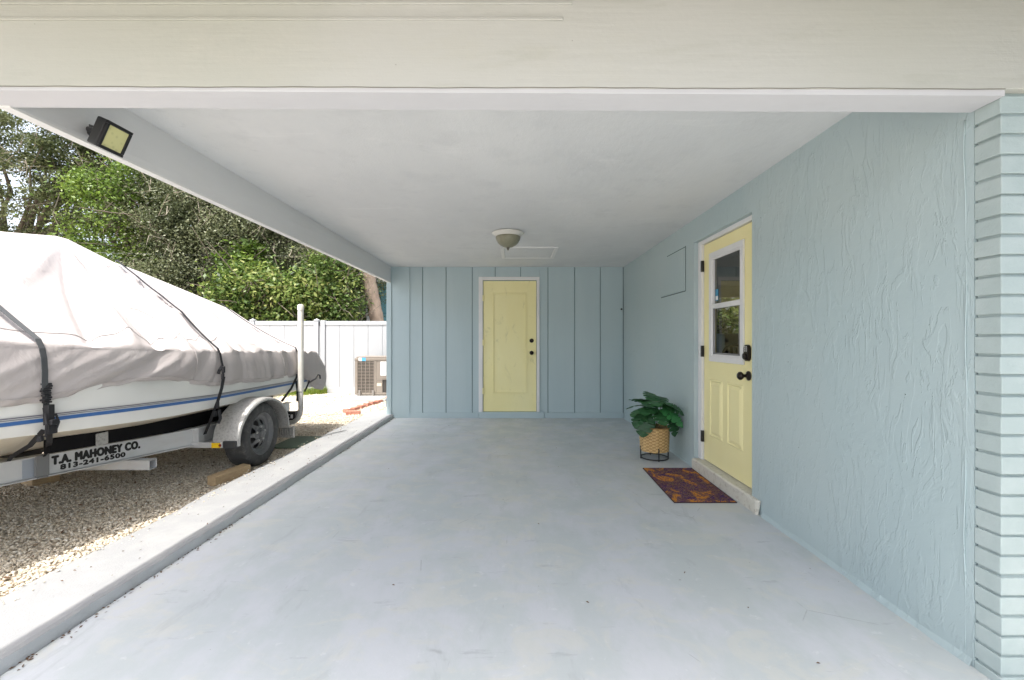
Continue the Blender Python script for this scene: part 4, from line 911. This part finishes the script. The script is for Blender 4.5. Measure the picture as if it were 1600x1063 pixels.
# red brick edging
def brick(px, py, a, label, grp, s=1., tilt=0):
    b = MB().box(-.10*s, -.045*s, -.01, .10*s, .045*s, .052*s); o = obj('red_brick', b, redbrick, local=True, bevel=.004); o.location = (px, py, 0); o.rotation_euler = (0, tilt, a); return props(o, label, 'brick', grp)
b0 = brick(-2.62, 7.30, .15, 'red brick lying across the front end of the edging row', None, 1.1)
b1 = brick(-2.78, 7.52, 1.35, 'red brick in the slanting edging row by the house corner', 'bricks edging the gravel by the house corner', 1, .12)
for i in range(1, 8):
    c_ = copy_tree(b1); c_.location = (-2.78+.035*i, 7.52+.22*i, 0); c_.rotation_euler = (0, .12+random.uniform(-.1, .15), 1.42+random.uniform(-.15, .15))
b2 = brick(-4.6, 4.9, .1, 'red brick on the gravel under the boat hull', 'bricks under the boat', 1.3)
for i in range(1, 6):
    c_ = copy_tree(b2); c_.location = (-4.6-.27*i, 4.95+.05*i, 0); c_.rotation_euler = (0, 0, .1+random.uniform(-.1, .1))
# AC unit
t = thing('ac_unit', (-2.9, 9.6, .08), 'tan outdoor air conditioner with louvred side standing on a concrete pad', 'air conditioner')
x0, x1, y0, y1, z0, z1 = -3.30, -2.35, 9.30, 9.95, .07, .86
b = MB(); b.box(x0+.015, y0+.015, z0+.03, x1, y1, z1-.05); obj('core', b, M('ac_dark', (.05, .045, .04), .7), t)
b = MB(); b.box(x0-.008, y0-.008, z1-.085, x1+.01, y1+.01, z1-.03); b.box(x0+.02, y0+.02, z1-.0295, x1-.02, y1, z1); obj('top_panel', b, tan, t, bevel=.008)
b = MB(); b.box(x0, y0, z0, x1, y1, z0+.045); obj('base_pan', b, tan, t, bevel=.004)
b = MB(); nl_ = 22
for k in range(nl_): zz = z0+.055+(z1-.095-z0-.06)*k/(nl_-1); b.box(x0+.05, y0-.002, zz, x0+.395, y0+.014, zz+.012)
for k in range(5): xx = x0+.05+.0865*k; b.box(xx-.004, y0-.0085, z0+.047, xx+.006, y0-.0025, z1-.087)
for k in range(nl_): zz = z0+.055+(z1-.095-z0-.06)*k/(nl_-1); b.box(x0, y0+.03, zz, x0+.014, y1, zz+.012)
b.box(x0, y0, z0+.047, x0+.046, y0+.028, z1-.087); obj('louvre_grille', b, tan, t)
b = MB(); b.box(x0+.40, y0-.004, z0+.047, x0+.44, y0+.014, z1-.087); b.box(x0+.442, y0, z0+.33, x1, y0+.014, z1-.087); b.box(x0+.442, y0, z0+.047, x0+.57, y0+.014, z0+.328); b.box(x0+.45, y0-.006, z0+.31, x1, y0-.001, z0+.322); obj('side_panel', b, tan, t, bevel=.003)
b = MB(); b.box(x0+.53, y0-.003, z0+.40, x0+.65, y0-.0005, z1-.10); obj('rating_label', b, whitel, t)
b = MB(); 
for k in range(7): b.box(x0+.54, y0-.0045, z0+.43+.03*k, x0+.54+.03+.05*random.random(), y0-.0035, z0+.434+.03*k)
obj('label_print', b, M('print_grey', (.4, .4, .4), .6), t)
b = MB(); b.box(x0+.455, y0-.003, z0+.18, x0+.55, y0-.0005, z0+.24); obj('small_label', b, M('cream_label', (.6, .55, .42), .6), t)
b = MB(); b.box(x0+.08, y0-.011, z1-.088, x0+.145, y0-.0085, z1-.02); obj('white_sticker', b, whitel, t)
b = MB(); b.box(x0+.1455, y0-.011, z1-.088, x0+.225, y0-.0085, z1-.02); obj('blue_sticker', b, M('sticker_sky', (.08, .35, .65), .5), t)
for xx in (x0+.10, x0+.38, x1-.1):
    b = MB().box(xx-.022, y0-.03, .052, xx+.022, y0-.0095, .17); obj('foot', b, M('foot_grey', (.22, .20, .18), .6) if xx < x0+.2 else bpy.data.materials['foot_grey'], t, bevel=.003)
b = MB().box(-3.38, 8.72, -.01, -1.97, 10.1, .05); props(obj('concrete_pad', b, grey_c, bevel=.006), 'low concrete pad under the air conditioner', 'pad')
t = thing('equipment_box', (-2.05, 8.2, 0), 'small dark grey box with pale lid by the house corner', 'box')
b = MB().box(-2.3, 8.05, .0, -1.985, 8.35, .11); obj('box_body', b, M('box_dark', (.06, .06, .07), .6), t, bevel=.005); b = MB().box(-2.31, 8.04, .111, -1.98, 8.36, .16); obj('box_lid', b, M('box_lid', (.16, .16, .17), .6), t, bevel=.01)
# fence
t = thing('vinyl_fence', (-6, 10.3, 0), 'tall white vinyl panel fence with capped posts across the back yard', 'fence')
FY = 10.30; FT = 1.635
px = [-15.2, -13.1, -10.9, -8.7, -6.0, -4.53, -4.38, -1.99]
for i, x in enumerate(px):
    b = MB().box(x-.05, FY-.05, -.02, x+.05, FY+.05, FT+.02); o = obj('post', b, vinyl, t, bevel=.006); b = MB(); b.add([(x-.062, FY-.062, FT+.021), (x+.062, FY-.062, FT+.021), (x+.062, FY+.062, FT+.021), (x-.062, FY+.062, FT+.021), (x, FY, FT+.065)], [(0, 1, 4), (1, 2, 4), (2, 3, 4), (3, 0, 4), (3, 2, 1, 0)])
    if i != 6: obj('post_cap', b, vinyl, o)
for i in range(len(px)-1):
    a, c_ = px[i]+.052, px[i+1]-.052
    if c_-a < .2: continue
    b = MB(); n_ = max(1, int((c_-a)/.3)); wd = (c_-a)/n_
    for k in range(n_): b.box(a+wd*k+.003, FY-.012, .10, a+wd*(k+1)-.003, FY+.012, FT-.08)
    obj('panel', b, vinyl, t, bevel=.002); b = MB(); b.box(a, FY-.026, FT-.085, c_, FY+.026, FT+.005); obj('rail', b, vinyl, t, bevel=.004); obj('rail', MB().box(a, FY-.026, -.01, c_, FY+.026, .11), vinyl, t, bevel=.004)
b = MB().box(-4.478, FY-.02, .0, -4.432, FY-.01, FT-.02); obj('gate_gap', b, M('gate_grey', (.25, .26, .27), .6), t)
b = MB().box(-4.462, FY-.03, FT-.10, -4.445, FY-.0205, FT-.01); obj('gate_latch', b, dark, t)
# neighbour house
t = thing('neighbour_house', (0, 15, 0), 'turquoise house with white fascia seen over the fence beside the palm trunk', 'house')
b = MB().box(-4.45, 14, 0, 5, 22, 2.95); obj('wall', b, nwall, t); b = MB().box(-4.60, 13.985, 0, -4.455, 14.1, 2.95); obj('corner_board', b, white, t)
b = MB(); b.box(-4.44, 13.98, 2.02, 5, 13.998, 2.05); obj('wall_band', b, M('band_blue', (.10, .25, .3), .6), t)
b = MB(); b.box(-4.9, 13.4, 2.94, 5.4, 13.45, 3.10); rfn = obj('fascia', b, white, t)
b = MB().add([(-4.9, 13.4, 3.102), (5.4, 13.4, 3.102), (5.4, 18, 4.6), (-4.9, 18, 4.6), (-4.9, 22.6, 3.102), (5.4, 22.6, 3.102)], [(0, 1, 2, 3), (3, 2, 5, 4), (0, 3, 4), (1, 5, 2)]); obj('roof', b, shingle, t)
# palm trunk (crown above the roof line, outside the picture)
t = thing('palm_tree', (-3.5, 12, 0), 'leaning brown palm trunk rising behind the fence near the house corner', 'palm')
b = MB(); pts = []; rs = []
for k in range(60):
    z = 6.2*k/59; x = -3.62+.22*min(1, z/1.7)-.075*max(0, z-1.7)-.03*max(0, z-1.7)**1.3; pts.append((x+.02, 12, z)); rs.append(.20-.012*z+.012*(k % 3 == 0)+.03*math.exp(-z*2))
pts = [(-3.67+.0-(p_[2]-1.74)*.19*(1 if p_[2] > 1.74 else 1)+0, 12, p_[2]) for p_ in pts]
b.tube(pts, rs, 18); obj('trunk', b, palmb, t, smooth=True)
V = []; F = []; top = Vector(pts[-1])
for k in range(22):
    a = k*2.4; el = random.uniform(-.2, 1.0); L_ = 1.9
    for j in range(26):
        s_ = (j+2)/28; c0 = top+Vector((math.cos(a)*math.cos(el)*L_*s_, math.sin(a)*math.cos(el)*L_*s_, math.sin(el)*L_*s_-1.1*s_*s_))
        for sd in (-1, 1):
            tv = Vector((-math.sin(a)*sd, math.cos(a)*sd, -.5)).normalized(); fw = Vector((math.cos(a), math.sin(a), 0)); e_ = c0+tv*.38+fw*.18; q_ = len(V); V += [c0-fw*.015, c0+fw*.015, e_, e_-fw*.01]; F.append((q_, q_+1, q_+2, q_+3))
fast('crown', [tuple(v_) for v_ in V], F, L_lime, t, rnd=np.random.default_rng(5).random(len(F)))
# trees
def tree(name, label, cat, base, th, tr, blobs, n, size, lm, seed, clus=90, spread=.34, twigs=0, group=None, flat=.75, dens=.55, limbr=.05):
    r = np.random.default_rng(seed); t = thing(name, base, label, cat, group); B = Vector(base)
    vol = np.array([b_[3]*b_[4]*b_[5] for b_ in blobs])**.75; vol = vol/vol.sum(); cen = []
    for i, b_ in enumerate(blobs):
        k = max(3, int(clus*vol[i])); d_ = r.normal(size=(k, 3)); d_ /= np.linalg.norm(d_, axis=1)[:, None]; rad = r.random(k)**(1/3)*(1-.0)*.98
        rad = np.where(r.random(k) < dens, .75+.25*r.random(k), rad); cen.append(np.array(b_[:3])+d_*rad[:, None]*np.array(b_[3:]))
    cen = np.concatenate(cen); sc = .6+.8*r.random(len(cen)); idx = r.integers(0, len(cen), n)
    off = r.normal(size=(n, 3))*spread*sc[idx][:, None]*np.array([1, 1, flat]); P = cen[idx]+off
    # leaf quads (bent rhombus = 1 quad), normals biased up/outward
    nrm = r.normal(size=(n, 3))*.75+np.array([0, 0, .8])+off/spread*.35; nrm /= np.linalg.norm(nrm, axis=1)[:, None]
    u_ = np.cross(nrm, r.normal(size=(n, 3))); u_ /= np.linalg.norm(u_, axis=1)[:, None]; v_ = np.cross(nrm, u_); s_ = size*(.6+.8*r.random(n))[:, None]
    V = np.stack([P-u_*s_*.5, P+v_*s_*.24-nrm*s_*.05, P+u_*s_*.5-nrm*s_*.12, P-v_*s_*.24-nrm*s_*.05], 1).reshape(-1, 3)
    F = np.arange(4*n).reshape(-1, 4); tone = (.5+.55*(r.random(len(cen))-.5))[idx]+r.normal(0, .17, n); fast('crown', V, F, lm, t, rnd=np.clip(tone, 0, 1))
    b = MB(); top = B+Vector((0, 0, th)); mid = [B+Vector((r.normal(0, .05), r.normal(0, .05), th*k/5)) for k in range(6)]; mid[0] = B; b.tube(mid, [tr*(1.35-.45*k/5) if k else tr*1.5 for k in range(6)], 12)
    for i in r.permutation(len(cen))[:34]:
        c_ = Vector(cen[i]); a_ = mid[-1] if r.random() < .7 else mid[-2]; pts_ = [a_]; 
        for k in range(1, 6):
            u2 = k/5; pts_.append(a_.lerp(c_, u2)+Vector((r.normal(0, .12), r.normal(0, .12), .25*math.sin(math.pi*u2)+r.normal(0, .08)))*(1 if k < 5 else .2))
        b.tube(pts_, [(tr*.22+.01)*(1-k/5.6)*(.5+.5*r.random())+.008 for k in range(6)], 7)
        for q_ in range(3):
            s0 = pts_[3+q_ % 3]; e0 = s0+Vector(r.normal(0, .45, 3)); b.tube([s0, (s0+e0)/2+Vector(r.normal(0, .06, 3)), e0], [.018, .011, .004], 5)
    obj('trunk', b, barkm, t, smooth=True, recalc=False)
    if twigs:
        b = MB()
        for i in range(twigs):
            c_ = Vector(cen[r.integers(0, len(cen))])+Vector((0, -.35, 0)); e_ = c_+Vector((r.normal(0, .35), r.normal(-.05, .15), r.normal(-.1, .5))); m_ = (c_+e_)/2+Vector(r.normal(0, .08, 3)); b.tube([c_, m_, e_], [.011, .008, .003], 5)
            for q_ in range(2): e2 = m_+Vector(r.normal(0, .22, 3)); b.tube([m_, e2], [.006, .002], 4)
        props(obj('dead_twigs', b, twigm, t, recalc=False), kind='stuff')
    return t
tree('oak_tree', 'tall sparse oak with sky showing between its branches above the boat bow', 'tree', (-15.5, 13.6, 0), 3.6, .28, [(-14.4, 13.2, 6.9, 3.2, 1.6, 1.8), (-12.0, 13, 6.4, 1.8, 1.2, 1.2), (-13.6, 12.8, 4.5, 2.0, 1.0, .6), (-10.9, 13.2, 7.2, 1.6, 1.0, 1.0), (-14.2, 12.9, 5.6, 2.3, .8, .9)], 52000, .09, L_oak, 11, 130, .26, 60, flat=.45, dens=.3)
tree('lime_tree', 'yellow green tree in the gap between oak and dark hedge tree', 'tree', (-10.6, 12.9, 0), 3.2, .15, [(-10.6, 12.8, 5.5, 1.5, 1.3, 1.1), (-10.9, 12.4, 3.9, 1.4, .9, .9)], 36000, .085, L_lime, 12, 80, .27, 10)
tree('hedge_tree', 'dense grey green tree with pale dead twigs behind the boat cover', 'tree', (-8.8, 13, 0), 2.4, .2, [(-9.4, 12.7, 4.7, 1.7, 1.3, 1.3), (-8.2, 12.6, 4.2, 1.5, 1.2, 1.3), (-9.0, 12.3, 2.9, 2.0, .9, 1.0), (-7.3, 12.8, 4.6, 1.2, 1.0, .9)], 95000, .07, L_dark, 13, 170, .27, 120)
tree('leafy_shrub', 'bright shrub with large yellow green leaves just over the white fence', 'shrub', (-6.3, 11.5, 0), 1.2, .07, [(-6.5, 11.3, 2.25, 1.15, .55, .75), (-5.5, 11.3, 1.95, .9, .5, .6), (-5.2, 11.4, 2.5, .6, .4, .35)], 17000, .112, L_shrub, 14, 80, .21)
tree('climbing_vine', 'bright green creeper topping the shrub below the side beam', 'vine', (-7.1, 11.8, 0), 2.4, .05, [(-7.0, 11.7, 3.2, .35, .35, .55), (-6.8, 11.6, 2.7, .6, .35, .4)], 2400, .13, L_lime, 15, 16, .18)
tree('shade_tree', 'dark brownish tree with hanging twigs behind the leafy shrub', 'tree', (-5.6, 12.9, 0), 2.0, .16, [(-5.6, 12.6, 3.8, 1.2, 1.0, 1.1), (-6.6, 12.8, 4.4, 1.1, 1, .9), (-4.9, 12.5, 3.0, 1.0, .9, .9)], 50000, .075, L_dark, 16, 110, .25, 130)
tree('privet_bush', 'mid green bush pressed against the palm trunk over the fence', 'bush', (-4.6, 11.6, 0), 1.2, .06, [(-4.55, 11.5, 2.2, .62, .5, .75), (-4.75, 11.6, 3.0, .6, .5, .5)], 13000, .09, L_shrub, 17, 46, .18)
tree('background_tree', 'broad dark tree standing farthest back behind the other trees', 'tree', (-10, 18, 0), 2.5, .3, [(-9.5, 17, 4.5, 4.0, 1.5, 2.6), (-5.0, 17, 3.6, 2.4, 1.3, 2.6), (-12.5, 17, 2.8, 2.0, 1.3, 1.3)], 55000, .16, L_dark, 18, 140, .5)
tree('yard_bush', 'green bush outside the far window, seen through the door glass', 'bush', (5.0, 11.4, 0), .8, .05, [(5.0, 11.4, 1.6, .9, .6, 1.0)], 5000, .13, L_shrub, 19, 40, .2)
b = MB(); b.tube([(-16+20*k/30, 11.9, 3.72-.28*math.sin(math.pi*k/30)) for k in range(31)], .006, 5); props(obj('utility_wire', b, wirem), 'thin grey wire strung level across the trees behind the boat', 'wire')
# grass at the fence foot
r = np.random.default_rng(8); n = 5200; x = r.uniform(-6.6, -4.25, n); y = 10.22-np.abs(r.normal(0, .38, n))*np.clip((-4.1-x)/1.0, .25, 1); h = r.uniform(.05, .20, n)*np.clip(1.2-(10.2-y)*.8, .3, 1); a = r.random(n)*6.28
bx = np.stack([np.cos(a), np.sin(a), 0*a], 1)*.005; lean = r.normal(0, .03, (n, 3)); lean[:, 2] = 0; P = np.stack([x, y, 0*x-.01], 1)
V = np.stack([P-bx, P+bx, P+lean+np.stack([0*h, 0*h, h], 1)], 1).reshape(-1, 3); props(fast('grass', V, np.arange(3*n).reshape(-1, 3), grassm, rnd=r.random(n)), 'bright green grass tufts at the foot of the fence', None, None, 'stuff')
print('objects', len(S.objects))
